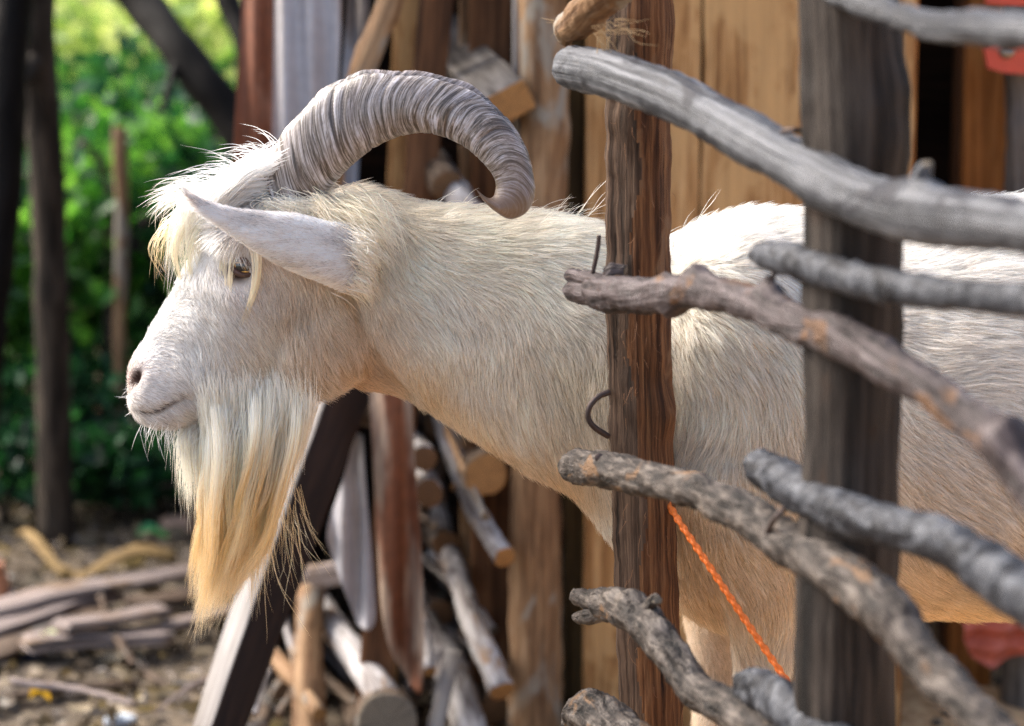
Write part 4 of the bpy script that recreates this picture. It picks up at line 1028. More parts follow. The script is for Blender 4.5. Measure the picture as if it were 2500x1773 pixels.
for i in range(110):                         # cheek hair running down into the beard
    x0 = 490 + 270 * gg.uniform(); y0 = 905 + 75 * gg.uniform(); q0 = hit(x0, y0); l_ = gg.uniform(70, 230); dx = -.06 * (x0 - 480) * l_ / 200
    gd.append(([(x0, y0, q0[1] + .002), (x0 + dx * .3 + 5, y0 + l_ * .4, q0[1] * .9 - .004), (x0 + dx + gg.normal(0, 6), y0 + l_, q0[1] * .6 - .006)], 46, .006, .0016, S(246, 240, 228), S(246, 238, 220)))
for i in range(14):                          # white bristles at the front of the chin
    rx = 470 + gg.uniform(-10, 20); ry = 1045 + gg.uniform(-10, 10); ey = gg.uniform(1120, 1300)
    gd.append(([(rx, ry, gg.normal(0, .012)), (rx - 15, ry + 40, gg.normal(0, .014)), (462 + gg.normal(0, 10) + (ey - 1120) * .06, ey, gg.normal(0, .012))], 45, .005, .006, S(240, 238, 232), S(244, 232, 204)))
P_, R_, C_ = lock(gd, 14, 9, rad=.00026, kink=.02, fade=(.25, .75))
curves_obj('beard', P_, R_, C_, m_hair, goat)
# wisps: loose single hairs of the beard edge
gd = []
for i in range(60):
    u = gg.uniform(); x0 = 560 + 170 * u; y0 = 1150 + gg.uniform(0, 150); dx = gg.normal(10 + 50 * u - 20, 28); dy = gg.uniform(120, 260)
    gd.append(([(x0, y0, 0), (x0 + dx * .3, y0 + dy * .5, gg.normal(0, .02)), (x0 + dx, y0 + dy, gg.normal(0, .02))], 2, .003, .006, GLD2, GLD2))
P_, R_, C_ = lock(gd, 10, 12, rad=.0002, kink=.03)
curves_obj('beard_wisps', P_, R_, C_, m_hair, goat)
# forelock
gd = []
def gl(pts, cnt, r0=.006, r1=.006, c0=WH, c1=WH): gd.append((pts, cnt, r0, r1, c0, c1))
for i in range(84):                          # mass lying from the horn base to the brow
    u = gg.uniform(); v_ = gg.uniform(); Yd = gg.uniform(-.05, .045)
    x0 = 620 + 72 * u; y0 = 430 - 70 * u + 70 * v_
    x1 = 520 + 60 * u + gg.normal(0, 14); y1 = 470 + 60 * v_ - 30 * u
    x2 = 440 + 120 * v_ + gg.normal(0, 18); y2 = 520 + 50 * v_ + gg.normal(0, 16)
    gl([(x0, y0, Yd), (x1 + 30, y1 - 36, Yd - .012), (x1 - 20, y1 + 6, Yd - .02), (x2, y2, Yd * .9 - .012)], 28, .006, .0022, WH, S(246, 240, 226))
for i in range(34):                          # fringe hanging in front of the face
    x0 = 500 + gg.uniform(-40, 60); Yd = gg.uniform(-.035, .03)
    x2 = 392 + gg.uniform(0, 110); y2 = 640 + gg.uniform(-70, 90)
    gl([(x0 + 60, 470, Yd), (x0 - 20, 490, Yd - .01), ((x0 + x2) / 2 - 26, 545, Yd - .012), (x2, y2, Yd)], 20, .005, .0011, WH, S(246, 234, 208))
for (pts, c) in (([(520, 500, -.03), (455, 540, -.035), (428, 610, -.03), (440, 690, -.02), (452, 722, -.015)], 90), ([(540, 510, -.04), (480, 560, -.045), (460, 640, -.04), (472, 700, -.035), (486, 730, -.03)], 60),
                 ([(600, 560, -.06), (625, 610, -.072), (628, 670, -.075), (612, 740, -.07), (590, 800, -.062)], 130), ([(590, 560, -.06), (570, 620, -.064), (562, 700, -.062), (570, 790, -.058)], 70), ([(560, 560, -.055), (545, 640, -.057), (540, 720, -.054)], 60)):
    gl(pts, c // 2, .004, .0016, S(248, 242, 224), S(240, 220, 176))
for i in range(20):                          # hair flying up and forward
    x0 = 600 + gg.uniform(-120, 90); y0 = 440 - (x0 - 500) * .45 + gg.uniform(-10, 30); a = gg.uniform(2.2, 3.5); l_ = gg.uniform(60, 150)
    gl([(x0, y0, gg.normal(0, .02)), (x0 + l_ * .5 * math.cos(a), y0 - l_ * .5 * math.sin(a) * .8, gg.normal(0, .025)), (x0 + l_ * math.cos(a) - 12, y0 - l_ * math.sin(a) * .7 + 22, gg.normal(0, .03))], 5, .005, .006)
for i in range(12):
    e = gg.uniform(-30, 40)
    gl([(520, 470, -.01), (450, 462 + e * .3, -.012), (395, 478 + e, -.01), (352 + abs(e), 500 + e * 1.6, -.01)], 9, .006, .004, WH, S(244, 232, 200))
for i in range(10):
    gl([(470, 520, 0), (410 + gg.normal(0, 6), 545, 0), (388 + gg.normal(0, 10), 610, 0), (400 + gg.normal(0, 12), 680, 0)], 4, .005, .004, S(240, 222, 170), S(226, 186, 110))
for i in range(16):                          # tufts over the horn base, poll and beside the ear
    x0 = 672 + gg.uniform(-20, 50); y0 = 508 + gg.uniform(-20, 30)
    gl([(x0, y0, -.045), (x0 + gg.normal(15, 25), y0 + 10 + gg.normal(0, 10), -.062), (x0 + gg.normal(30, 45), y0 + 50 + gg.normal(0, 18), -.066)], 40, .007, .007, S(246, 238, 222), S(240, 224, 190))
for i in range(24):
    x0 = 800 + gg.uniform(-40, 80); y0 = 500 + gg.uniform(-20, 50)
    gl([(x0, y0, -.05), (x0 + 50 + gg.normal(0, 12), y0 + 26 + gg.normal(0, 10), -.07), (x0 + 120 + gg.normal(0, 20), y0 + 90 + gg.normal(0, 26), -.074)], 50, .007, .008, S(242, 222, 186), S(244, 228, 200))
for i in range(22):                          # coat closing over the root of the ear
    x0 = 850 + gg.uniform(-14, 30); y0 = 560 + 140 * gg.uniform(); w2 = (y0 - 560) / 140
    gl([(x0, y0, -.085), (x0 + 26, y0 + 16, -.092 + .01 * w2), (x0 + 46 + gg.normal(0, 8), y0 + 50 + gg.normal(0, 8), -.078 + .014 * w2)], 30, .006, .005, deep(S(240, 226, 206)), deep(S(238, 222, 196)))
P_, R_, C_ = lock(gd, 12, 13, rad=.0003)
curves_obj('forelock', P_, R_, C_, m_hair, goat)
# single long hairs along the crest and whiskers
gd = []
for i in range(34):
    x0 = gg.choice([1000, 1080, 1250, 1330, 1380, 1420, 1680, 1730]) + gg.uniform(-50, 50); y0 = 500 if x0 < 1200 else (525 if x0 < 1500 else 555); a = gg.uniform(.1, .9); l_ = gg.uniform(50, 150)
    gd.append(([(x0, y0 + 8, gg.normal(0, .02)), (x0 + l_ * .5 * math.cos(a), y0 - l_ * .5 * math.sin(a), 0), (x0 + l_ * math.cos(a), y0 - l_ * math.sin(a) * .9, 0)], 2, .002, .004, S(240, 228, 206), S(240, 228, 206)))
P_, R_, C_ = lock(gd, 8, 15, rad=.00018, kink=.03); curves_obj('crest_hairs', P_, R_, C_, m_hair, goat)
gd = []
for i in range(70):
    u = gg.uniform()
    if u < .3: x0, y0, a = 322 + gg.uniform(-4, 30), 950 + gg.uniform(-10, 50), gg.uniform(2.9, 3.8)
    else: x0, y0, a = 345 + 100 * gg.uniform(), 1040 + gg.uniform(-12, 8), gg.uniform(4.0, 5.0)
    l_ = gg.uniform(25, 85) * (.6 if u < .3 else 1); Yd = gg.normal(-.012, .014)
    gd.append(([(x0, y0, Yd), (x0 + l_ * .5 * math.cos(a), y0 - l_ * .5 * math.sin(a), Yd - .004), (x0 + l_ * math.cos(a) + 4, y0 - l_ * math.sin(a) + 4, Yd - .006)], 1, .001, .001, WH, WH))
for i in range(9):                           # pale lashes
    x0 = 560 + 60 * gg.uniform(); ys = hit(590, 630)[1]
    gd.append(([(x0, 628, ys - .002), (x0 + 6, 642, ys - .008), (x0 + 14, 662, ys - .006)], 2, .001, .001, WH, WH))
P_, R_, C_ = lock(gd, 6, 16, rad=.0002, kink=.01); curves_obj('whiskers', P_, R_, C_, m_hair, goat)

# ------------------------------------------------------------------ ears
def ear(sy, secs, tipY):
    ns = len(secs); A = []
    for i, (tx, ty, bx, by) in enumerate(secs):
        t_ = i / (ns - 1); Yc = sy * float(np.interp(i, [0, 1, 2, 3, ns - 1], [.046, .058, .066, .072, tipY]))
        A.append([*at(tx, ty, Yc if sy < 0 else Yc), *at(bx, by, Yc + sy * .004), t_])
    A = np.array(A); A = np.concatenate([(A[:, :3] + A[:, 3:6]) / 2, A], 1)
    C = catmull(A, 40)[:, 3:]; nu = 25; V = []
    for shell in (0, 1):
        for c in C:
            top, bot, t_ = c[:3], c[3:6], c[6]; hh = np.linalg.norm(top - bot) / 2
            for j in range(nu):
                u = j / (nu - 1); ph = u * math.pi
                q = (top + bot) / 2 + (top - bot) / 2 * math.cos(ph) * (1.0 if shell == 0 else .96)
                bul = hh * (.62 + .2 * (1 - t_)) * math.sin(ph) * (1 if shell == 0 else .8) - (0 if shell == 0 else .001)
                fold = .12 * hh * math.sin(3 * ph + 1.0) * t_
                V.append(q + np.array([0, sy * (bul + fold), 0]))
    V = np.array(V); V = V + (wav(V, 14, 9, 2) * .0008)[:, None] * [0, 1, 0]
    n1 = 40 * nu; F = []
    for i in range(39):
        for j in range(nu - 1):
            q = (i * nu + j, i * nu + j + 1, (i + 1) * nu + j + 1, (i + 1) * nu + j)
            F += [q, tuple(k + n1 for k in q[::-1])]
        F += [(i * nu, (i + 1) * nu, (i + 1) * nu + n1, i * nu + n1), (i * nu + nu - 1, i * nu + nu - 1 + n1, (i + 1) * nu + nu - 1 + n1, (i + 1) * nu + nu - 1)]
    if sy > 0: F = [f[::-1] for f in F]
    return V, F, C
m_ear = plain('ear_skin', S(186, 152, 142), .7, 0, .2, 60)
EAR = [(905, 625, 893, 672), (893, 592, 880, 692), (872, 566, 862, 702), (845, 552, 836, 702), (800, 546, 785, 684), (730, 528, 705, 652), (650, 521, 625, 607), (570, 512, 555, 560), (505, 494, 500, 524), (468, 478, 466, 492), (451, 471, 452, 475)]
for sy in (-1, 1):
    secs = EAR if sy < 0 else [(x + 10, y - 4, a + 10, b_ - 4) for x, y, a, b_ in EAR]
    V, F, C = ear(sy, secs, .135)
    eo = G().add(V, F).build('ear', m_ear, goat)
    # short fur on the outer face
    tr = []
    for f in F[:]:
        if max(f) < len(V) // 2: tr += [(f[0], f[1], f[2]), (f[0], f[2], f[3])]
    tr = np.array(tr); ne = 26000 if sy < 0 else 1500
    ti, wt = sample(V, tr, np.ones(len(tr)), ne, g_)
    Pe = (V[tr[ti]] * wt[..., None]).sum(1)
    Ne = nrm(np.cross(V[tr[ti, 1]] - V[tr[ti, 0]], V[tr[ti, 2]] - V[tr[ti, 0]])); Ne *= np.sign((Ne[:, 1:2]) * sy + 1e-9)
    axis = nrm(at(470, 485, 0) - at(800, 600, 0)); Te = nrm(axis + np.array([0, 0, -.25]))[None] - Ne * (Ne @ nrm(axis + np.array([0, 0, -.25])))[:, None]
    Te = nrm(Te); le = g_.uniform(.006, .011, ne)
    Qe = grow(Pe, Ne, Te, le, g_.uniform(.15, .45, ne), 4, g_, clump=16, cl=.4, gravity=.1)
    ce = S(240, 232, 226)[None] * (1 + g_.normal(0, .2, (ne, 1)) + .3 * wav(Pe * [.6, 1, 2.2], 22, 5, 3)[:, None]); ce = np.clip(ce, .03, .92)
    re = np.full((ne, 1), .00026) * np.array([.9, 1, .7, .12])[None]
    curves_obj('ear_fur', Qe, re, np.repeat(ce[:, None], 4, 1), m_hair, goat)

# ------------------------------------------------------------------ horns
m_horn, N, L, b = newmat('horn')
tc = node(N, 'ShaderNodeTexCoord')
def hz(su, sv, det, dist=0.0, rough=.6):
    mp = node(N, 'ShaderNodeMapping'); mp.inputs['Scale'].default_value = (su, sv, 1); L.new(tc.outputs['UV'], mp.inputs[0])
    t_ = node(N, 'ShaderNodeTexNoise'); t_.inputs['Scale'].default_value = 1; t_.inputs['Detail'].default_value = det; t_.inputs['Distortion'].default_value = dist; t_.inputs['Roughness'].default_value = rough
    L.new(mp.outputs[0], t_.inputs[0]); return t_.outputs[0]
rings = hz(300, 26, 7, .7, .75); blot = hz(26, 30, 4, .9); cross = hz(60, 420, 4, .2)
r1 = ramp(N, [(.37, S(40, 31, 25)), (.45, S(100, 89, 79)), (.52, S(156, 148, 142)), (.61, S(204, 200, 202))]); L.new(rings, r1.inputs[0])
r2 = ramp(N, [(.38, S(140, 106, 78)), (.5, S(200, 188, 174)), (.62, S(222, 226, 240))]); L.new(blot, r2.inputs[0])
c = mix(N, L, .55, r1.outputs[0], r2.outputs[0], 'MULTIPLY')
c = mix(N, L, .25, c, r1.outputs[0])
r3 = ramp(N, [(.35, .55), (.55, 1.0)]); L.new(cross, r3.inputs[0]); c = mix(N, L, .35, c, r3.outputs[0], 'MULTIPLY')
groove = node(N, 'ShaderNodeAttribute', attribute_name='groove'); c = mix(N, L, groove.outputs['Fac'], c, S(60, 44, 34))
tipa = node(N, 'ShaderNodeAttribute', attribute_name='tip'); c = mix(N, L, tipa.outputs['Fac'], c, S(112, 86, 64))
L.new(c, b.inputs['Base Color']); b.inputs['Roughness'].default_value = .34; b.inputs['Specular IOR Level'].default_value = .6
bp = node(N, 'ShaderNodeBump'); bp.inputs['Strength'].default_value = .35; bp.inputs['Distance'].default_value = .0018
L.new(rings, bp.inputs['Height']); bp2 = node(N, 'ShaderNodeBump'); bp2.inputs['Strength'].default_value = .25; bp2.inputs['Distance'].default_value = .001
L.new(cross, bp2.inputs['Height']); L.new(bp.outputs[0], bp2.inputs['Normal']); L.new(bp2.outputs[0], b.inputs['Normal'])
HO = [(640, 440), (668, 375), (700, 318), (745, 262), (805, 218), (875, 192), (950, 182), (1030, 188), (1110, 208), (1180, 246), (1240, 302), (1282, 366), (1303, 430), (1305, 480), (1284, 520), (1245, 535), (1208, 516), (1180, 490), (1166, 468)]
HI = [(735, 560), (768, 505), (798, 470), (835, 428), (880, 386), (930, 352), (985, 331), (1040, 325), (1092, 338), (1137, 361), (1173, 392), (1200, 424), (1211, 450), (1209, 470), (1203, 481), (1194, 484), (1184, 480), (1174, 472), (1163, 462)]
HT = [.62, .62, .6, .58, .56, .55, .54, .54, .55, .56, .58, .6, .62, .66, .7, .8, .9, .95, 1.0]
m_hornb = m_horn.copy(); m_hornb.name = 'brown_horn'
mb_ = [n_ for n_ in m_hornb.node_tree.nodes if n_.type == 'VALTORGB'][1]
for k_, c_ in enumerate((S(84, 52, 30), S(150, 104, 66), S(190, 146, 102))): mb_.color_ramp.elements[k_].color = rgba(c_)
def horn(sy, sh):
    n = len(HO); A = []
    for i in range(n):
        t_ = i / (n - 1); Yc = sy * (.030 + .055 * t_ ** 1.2); dx, dy = sh(t_)
        o_ = at(HO[i][0] + dx, HO[i][1] + dy, Yc) if sy < 0 else at(HO[i][0] + dx, HO[i][1] + dy, Yc)
        q = at(HI[i][0] + dx, HI[i][1] + dy, Yc)
        A.append([*o_, *q, HT[i], t_])
    A = np.array(A); A = np.concatenate([(A[:, :3] + A[:, 3:6]) / 2, A], 1); NR, NS = 320, 64
    C = catmull(A, NR); cen_ = C[:, :3]; O_, I_, TT = C[:, 3:6], C[:, 6:9], C[:, 9]
    s_ = np.concatenate([[0], np.cumsum(np.linalg.norm(np.diff(cen_, axis=0), axis=1))])
    a = np.linspace(0, 2 * math.pi, NS, endpoint=False); ca, sa = np.cos(a), np.sin(a)
    hv = (O_ - I_) / 2; hw = np.linalg.norm(hv, axis=1)
    hg = np.random.default_rng(3 if sy < 0 else 4)
    SS, AA = np.meshgrid(s_, a, indexing='ij')
    warp = -.022 * ((1 + np.cos(AA)) / 2) ** 2.2 + .004 * np.abs(np.sin(AA)) + .0007 * np.sin(3 * AA + SS * 40) + .0006 * np.sin(5 * AA - SS * 75)
    gr = np.zeros_like(SS); ridge = np.zeros_like(SS)
    for sp in np.cumsum(hg.uniform(.009, .034, 60)) + .015:
        if sp > s_[-1] * .72: break
        d_ = SS - sp + warp; dep = hg.uniform(.4, 1)
        brk = np.clip(.75 + .9 * np.sin(AA * hg.integers(1, 3) + hg.uniform(0, 6)), .15, 1)
        gr += dep * brk * np.exp(-(d_ / .0017) ** 2); ridge += dep * np.exp(-((d_ - .004) / .004) ** 2)
    fine = wav(np.stack([SS + warp, AA * .004], -1), 120, 8, 2)
    fade = np.clip((s_[-1] * .8 - SS) / .05, 0, 1)
    rmul = 1 + 0 * SS
    disp = (-.0016 * gr + .0003 * ridge + .00025 * fine) * (.35 + .65 * fade)
    # keel on the outer edge with a wavy crest
    keel = np.exp(-((np.minimum(AA, 2 * math.pi - AA)) / .34) ** 2) * (.0012 + .0014 * np.sin(SS * 60) + .0012 * np.sin(SS * 133 + 1)) * np.clip((s_[-1] * .75 - SS) / .08, 0, 1)
    prof_w = np.sign(sa) * np.abs(sa) ** .85 * (1 - .22 * ca)
    P = cen_[:, None] + hv[:, None] * ca[None, :, None]
    P[:, :, 1] += (hw * TT)[:, None] * prof_w[None]
    nd = nrm(P - cen_[:, None])
    P = P + nd * (disp + keel)[..., None]
    V = P.reshape(-1, 3); F = []; U = []
    for i in range(NR - 1):
        for j in range(NS):
            k = (j + 1) % NS; q = (i * NS + j, i * NS + k, (i + 1) * NS + k, (i + 1) * NS + j)
            F.append(q[::-1])
            u_ = lambda i2, j2: (s_[i2] + warp[i2, j2 % NS], abs(math.pi - j2 / NS * 2 * math.pi) * .02)
            U.append((u_(i, j), u_(i, j + 1), u_(i + 1, j + 1), u_(i + 1, j))[::-1])
    n0 = len(V); V = np.concatenate([V, [cen_[0]], [O_[-1] * .5 + I_[-1] * .5 + nrm(cen_[-1] - cen_[-4]) * .003]])
    F += [(n0, j, (j + 1) % NS) for j in range(NS)] + [(n0 + 1, (NR - 1) * NS + (j + 1) % NS, (NR - 1) * NS + j) for j in range(NS)]
    U += [((0, 0),) * 3] * (2 * NS)
    o_ = G().add(V, F, U).build('horn', m_horn if sy < 0 else m_hornb, goat)
    for nm_, val in (('groove', np.clip(gr * 1.1, 0, .95)), ('tip', np.clip((SS - s_[-1] * .74) / (s_[-1] * .16), 0, .85))):
        at2 = o_.data.attributes.new(nm_, 'FLOAT', 'POINT'); at2.data.foreach_set('value', np.concatenate([val.ravel(), [0, 0]]).astype(np.float32))
    return o_
horn(-1, lambda t_: (0, 0))
horn(1, lambda t_: (4 - 26 * max(0, t_ - .6) * 2.5, -11 * math.sin(math.pi * min(1, t_ / .7)) + 60 * max(0, t_ - .65) * 2.8))

# ------------------------------------------------------------------ eyes
m_eye, N, L, b = newmat('eye')
tc = node(N, 'ShaderNodeTexCoord'); sp = node(N, 'ShaderNodeSeparateXYZ'); L.new(tc.outputs['Object'], sp.inputs[0])
def m2n(op, a, b_=None):
    n_ = node(N, 'ShaderNodeMath', operation=op)
    for i, v in enumerate((a, b_)):
        if v is None: continue
        if hasattr(v, 'is_output'): L.new(v, n_.inputs[i])
        else: n_.inputs[i].default_value = v
    return n_.outputs[0]
rr = m2n('SQRT', m2n('ADD', m2n('POWER', sp.outputs[0], 2), m2n('POWER', sp.outputs[2], 2)))
pu = m2n('MAXIMUM', m2n('DIVIDE', m2n('ABSOLUTE', sp.outputs[0]), .0066), m2n('DIVIDE', m2n('ABSOLUTE', sp.outputs[2]), .0040))
iris = ramp(N, [(.0, S(170, 134, 74)), (.5, S(236, 196, 110)), (.82, S(196, 146, 70)), (1.0, S(30, 20, 14))])
L.new(m2n('DIVIDE', rr, .0095), iris.inputs[0])
c = mix(N, L, m2n('LESS_THAN', pu, 1.0), iris.outputs[0], S(8, 8, 12))
L.new(c, b.inputs['Base Color']); b.inputs['Roughness'].default_value = .08
b.inputs['Coat Weight'].default_value = 1.0; b.inputs['Coat Roughness'].default_value = .03
m_lid = plain('eyelid', S(70, 48, 40), .5, 0, .2, 200)
for sy in (-1, 1):
    h = hit(*EYE); h = h if sy < 0 else h * [1, -1, 1]
    ctr = h - np.array([0, sy * .0085, 0]); rE = .0130
    bm = bmesh.new(); bmesh.ops.create_uvsphere(bm, u_segments=40, v_segments=24, radius=rE)
    em = bpy.data.meshes.new('eye'); bm.to_mesh(em); bm.free(); em.materials.append(m_eye)
    for p in em.polygons: p.use_smooth = True
    eo = bpy.data.objects.new('eye', em); col.objects.link(eo); eo.location = ctr; attach(eo, goat)
    for up in (1, -1):                       # lids as thin bows over the ball
        t_ = np.linspace(-1.25, 1.25, 24); el = R(32) * np.cos(t_ / 1.25 * math.pi / 2) * up
        d = np.stack([np.sin(t_) * np.cos(el), sy * np.cos(t_) * np.cos(el), np.sin(el)], -1)
        tl_ = R(24); d[:, [0, 2]] = np.stack([d[:, 0] * math.cos(tl_) + d[:, 2] * math.sin(tl_), -d[:, 0] * math.sin(tl_) + d[:, 2] * math.cos(tl_)], -1)
        g = G(); loft(g, ctr + d * (rE + .0006), circ(10), np.interp(np.abs(t_), [0, 1.25], [.0034, .0022]), hint=(0, sy, 0)); g.build('eyelid', m_lid, goat)
# hooves
m_hoof = plain('hoof', S(74, 62, 54), .5, 0, .3, 60)
for (hx_, hy) in [(kx2, yy) for kx2, yy in ((float(at(1862, 1700, -.095)[0]) - .026, -.09), (float(at(1752, 1700, .095)[0]) - .026, .09), (float(at(3180, 1000, 0)[0]) + .085, -.11), (float(at(3180, 1000, 0)[0]) + .085, .11))]:
    g = G(); path = np.array([[hx_ + .006, hy, .045], [hx_, hy, .03], [hx_ - .004, hy, .012], [hx_ - .008, hy, -.004]])
    loft(g, path, circ(20) * [1.15, 1], [.024, .029, .032, .034], hint=(0, -1, 0), capbulge=0); g.build('hoof', m_hoof, goat)

# ------------------------------------------------------------------ pole fence in front of the goat
def DY(px, off=0.0):                 # depth of the rails along the fence line
    return 1.0 / (.437 + (px - 1400) * .176 / 1100) - 2.5 + off
W_rail1 = wood('silver_pole', S(52, 54, 62), S(112, 114, 120), S(170, 172, 178), weather=S(62, 62, 70), wamt=.4, us=4, vs=170, bump=.5, crack=.5, wscale=12, rough=.5, mul=0.46)
W_rail2 = wood('lilac_bark', S(48, 40, 40), S(94, 82, 82), S(138, 126, 126), weather=S(140, 104, 76), wamt=.24, us=16, vs=130, bump=.7, crack=.6, wscale=14, rough=.55, mul=0.5)
W_rail3 = wood('grey_brown_bark', S(36, 32, 30), S(92, 83, 77), S(146, 135, 126), weather=S(150, 118, 90), wamt=.26, us=34, vs=110, bump=.8, crack=.7, wscale=16, rough=.6, mul=0.5)
W_rail4 = wood('blue_grey_bark', S(44, 46, 54), S(88, 91, 99), S(132, 135, 142), weather=S(44, 44, 50), wamt=.4, us=70, vs=60, bump=.7, crack=.6, wscale=12, rough=.5, mul=0.46)
W_postA = wood('red_brown_post', S(64, 38, 22), S(116, 76, 47), S(156, 110, 72), us=7, vs=190, bump=.8, crack=.7, weather=S(140, 104, 74), wamt=.25, wscale=10, mul=.7)
W_postG = wood('grey_split_face', S(46, 34, 26), S(86, 66, 52), S(122, 98, 80), us=7, vs=160, bump=.8, crack=.8, mul=.74)
W_postB = wood('dark_grey_post', S(34, 30, 28), S(68, 60, 55), S(102, 92, 84), weather=S(84, 67, 56), wamt=.22, us=5, vs=110, bump=.7, crack=.7, wscale=7, mul=0.42)
fence = empty('pole_fence', (float(at(1580, 886, -.16)[0]), -.16, 0), 'rustic fence of crooked poles nailed to two rough posts', 'fence')

# near post: split trunk with a grey facet towards the goat's head
Yp = -.165
rows = [(-330, 1558, 158), (0, 1560, 158), (300, 1558, 160), (600, 1558, 157), (900, 1562, 158), (1200, 1570, 158), (1500, 1580, 160), (1773, 1590, 162), (zpy(Yp, -.05), 1602, 170)]
W = np.array([[*at(cx_, y, Yp), w_ * pxm(Yp) / 2] for y, cx_, w_ in rows]); C = catmull(W, 150)
ang_ = np.linspace(0, 2 * math.pi, 72, endpoint=False)
# profile: flattened on the front left, round on the right. axis1 points right, axis2 towards the camera
pr_ = []
for a in ang_:
    r_ = 1.0
    for fa, fd in ((R(128), .86), (R(78), .93), (R(200), .9), (R(30), .95), (R(300), .9)):
        q = math.cos(a - fa)
        if q > 0: r_ = min(r_, fd / q)
    r_ -= .07 * math.exp(-((a - R(103)) / .05) ** 2) + .05 * math.exp(-((a - R(146)) / .04) ** 2)
    pr_.append((r_ * math.cos(a), r_ * math.sin(a) * .92))
prof = np.array(pr_)
fmi = lambda i, j: 1 if R(100) + .2 * math.sin(i * .13) + .1 * math.sin(i * .41 + 1) < ang_[j] < R(215) else 0
g = G(); loft(g, C[:, :3], prof, C[:, 3], hint=(0, -1, 0), rough=.0011, rfreq=26, seed=3, facetmi=fmi,
              knots=[(at(1632, 1010, Yp - .02), .016, .008), (at(1508, 305, Yp - .025), .014, .005), (at(1640, 60, Yp), .02, .003), (at(1486, 700, Yp), .03, .002)])
postA = g.build('post', [W_postA, W_postG], fence)
# loose fibres peeling off the post
fib = []; fg = np.random.default_rng(8)
g = G()
for i in range(70):
    y = fg.uniform(20, 1760); x = 1480 + (y / 1773) * 28 + fg.uniform(20, 158); p = at(x, y, Yp - .027 + .02 * abs((x - 1570) / 80) ** 2)
    a = fg.uniform(-2.6, -.5); l_ = fg.uniform(.006, .022)
    d = np.array([math.cos(a) * .5, -fg.uniform(.1, .6), math.sin(a)])
    loft(g, catmull([p, p + d * l_ * .6 + [0, -.001, 0], p + d * l_ + fg.normal(0, .003, 3)], 6), circ(4), np.linspace(.00024, .0001, 6), cap=(False, False))
fo = g.build('bark_fibres', plain('bark_fibre', S(120, 80, 48), .7), postA); fo['kind'] = 'stuff'
# big post nearer the camera
Yq = DY(2085) + .065
rows = [(-330, 2062, 246), (0, 2070, 240), (200, 2082, 252), (300, 2087, 258), (500, 2085, 244), (800, 2080, 240), (1100, 2078, 234), (1400, 2066, 252), (1773, 2062, 250), (zpy(Yq, -.06), 2050, 260)]
W = np.array([[*at(cx_, y, Yq), w_ * pxm(Yq) / 2] for y, cx_, w_ in rows]); C = catmull(W, 90)
pr_ = []
for a in ang_:
    r_ = 1.0
    for fa, fd in ((R(140), .95), (R(50), .96), (R(220), .94), (R(300), .95)):
        q = math.cos(a - fa)
        if q > 0: r_ = min(r_, fd / q)
    r_ -= .06 * math.exp(-((a - R(70)) / .05) ** 2) + .05 * math.exp(-((a - R(118)) / .05) ** 2) + .06 * math.exp(-((a - R(158)) / .05) ** 2)
    pr_.append((r_ * math.cos(a), r_ * math.sin(a)))
g = G(); loft(g, C[:, :3], np.array(pr_), C[:, 3], hint=(0, -1, 0), rough=.0016, rfreq=14, seed=9, knots=[(at(2205, 210, Yq - .02), .02, .006), (at(2160, 330, Yq - .02), .02, .004)])
postB = g.build('post', W_postB, fence)

def rail(pts, mat, seed, off=0.0, knots=(), prongs=(), stubs=(), rough=.0018, seg=40, n=240, start=True):
    P4 = []
    for p in pts:
        Y = DY(p[0], off) if len(p) < 4 else p[3]
        P4.append([*at(p[0], p[1], Y), p[2] * pxm(Y) / 2])
    C = catmull(P4, n); path = C[:, :3] + np.stack([wav(C[:, :3], 5, seed + 1, 2), wav(C[:, :3], 5, seed + 2, 2), wav(C[:, :3], 5, seed + 4, 2)], -1) * .0016
    g = G()
    kk = []
    for (kx, ky, kr, kh) in knots:
        Y = DY(kx, off); kk.append((at(kx, ky, Y - .004), kr, kh))
    kg = np.random.default_rng(seed + 77)
    for i in range(9):
        ii = kg.integers(3, n - 3); dd = nrm(np.array([kg.normal() * .3, -abs(kg.normal()) - .3, kg.normal()]))
        kk.append((path[ii] + dd * C[ii, 3], kg.uniform(.003, .007), kg.uniform(-.002, .0045)))
    loft(g, path, circ(seg), C[:, 3] * (1 + .04 * wav(C[:, :3], 12, seed + 9, 2)), hint=(0, 0, 1), rough=rough, rfreq=30, seed=seed, knots=kk, capmi=1, endcut=.004, capbulge=.2)
    for pr in prongs + stubs:
        P5 = []
        for p in pr:
            Y = DY(p[0], off) if len(p) < 4 else p[3]
            P5.append([*at(p[0], p[1], Y), p[2] * pxm(Y) / 2])
        c5 = catmull(P5, 18); loft(g, c5[:, :3], circ(16), c5[:, 3], hint=(0, 0, 1), rough=rough * 1.2, rfreq=40, seed=seed + 21, capmi=1, endcut=.004, capbulge=.1)
    return g.build('rail', [mat, SAWG], fence)
K = 1.0917
def k3(L_): return [(a * K, b_ * K, c_ * K) for a, b_, c_ in L_]
r1 = rail(k3([(1270, 148, 84), (1290, 152, 97), (1360, 168, 104), (1500, 216, 108), (1600, 268, 108), (1700, 328, 112), (1800, 380, 116), (1900, 432, 122), (2000, 462, 128), (2100, 485, 134), (2290, 512, 126), (2450, 528, 126)]), W_rail1, 31, rough=.0009,
          knots=[(2010, 470, .02, .004), (2240, 420, .02, .006), (1830, 330, .02, .003)], stubs=([(2240, 470, 60), (2255, 420, 46), (2262, 402, 30)],))
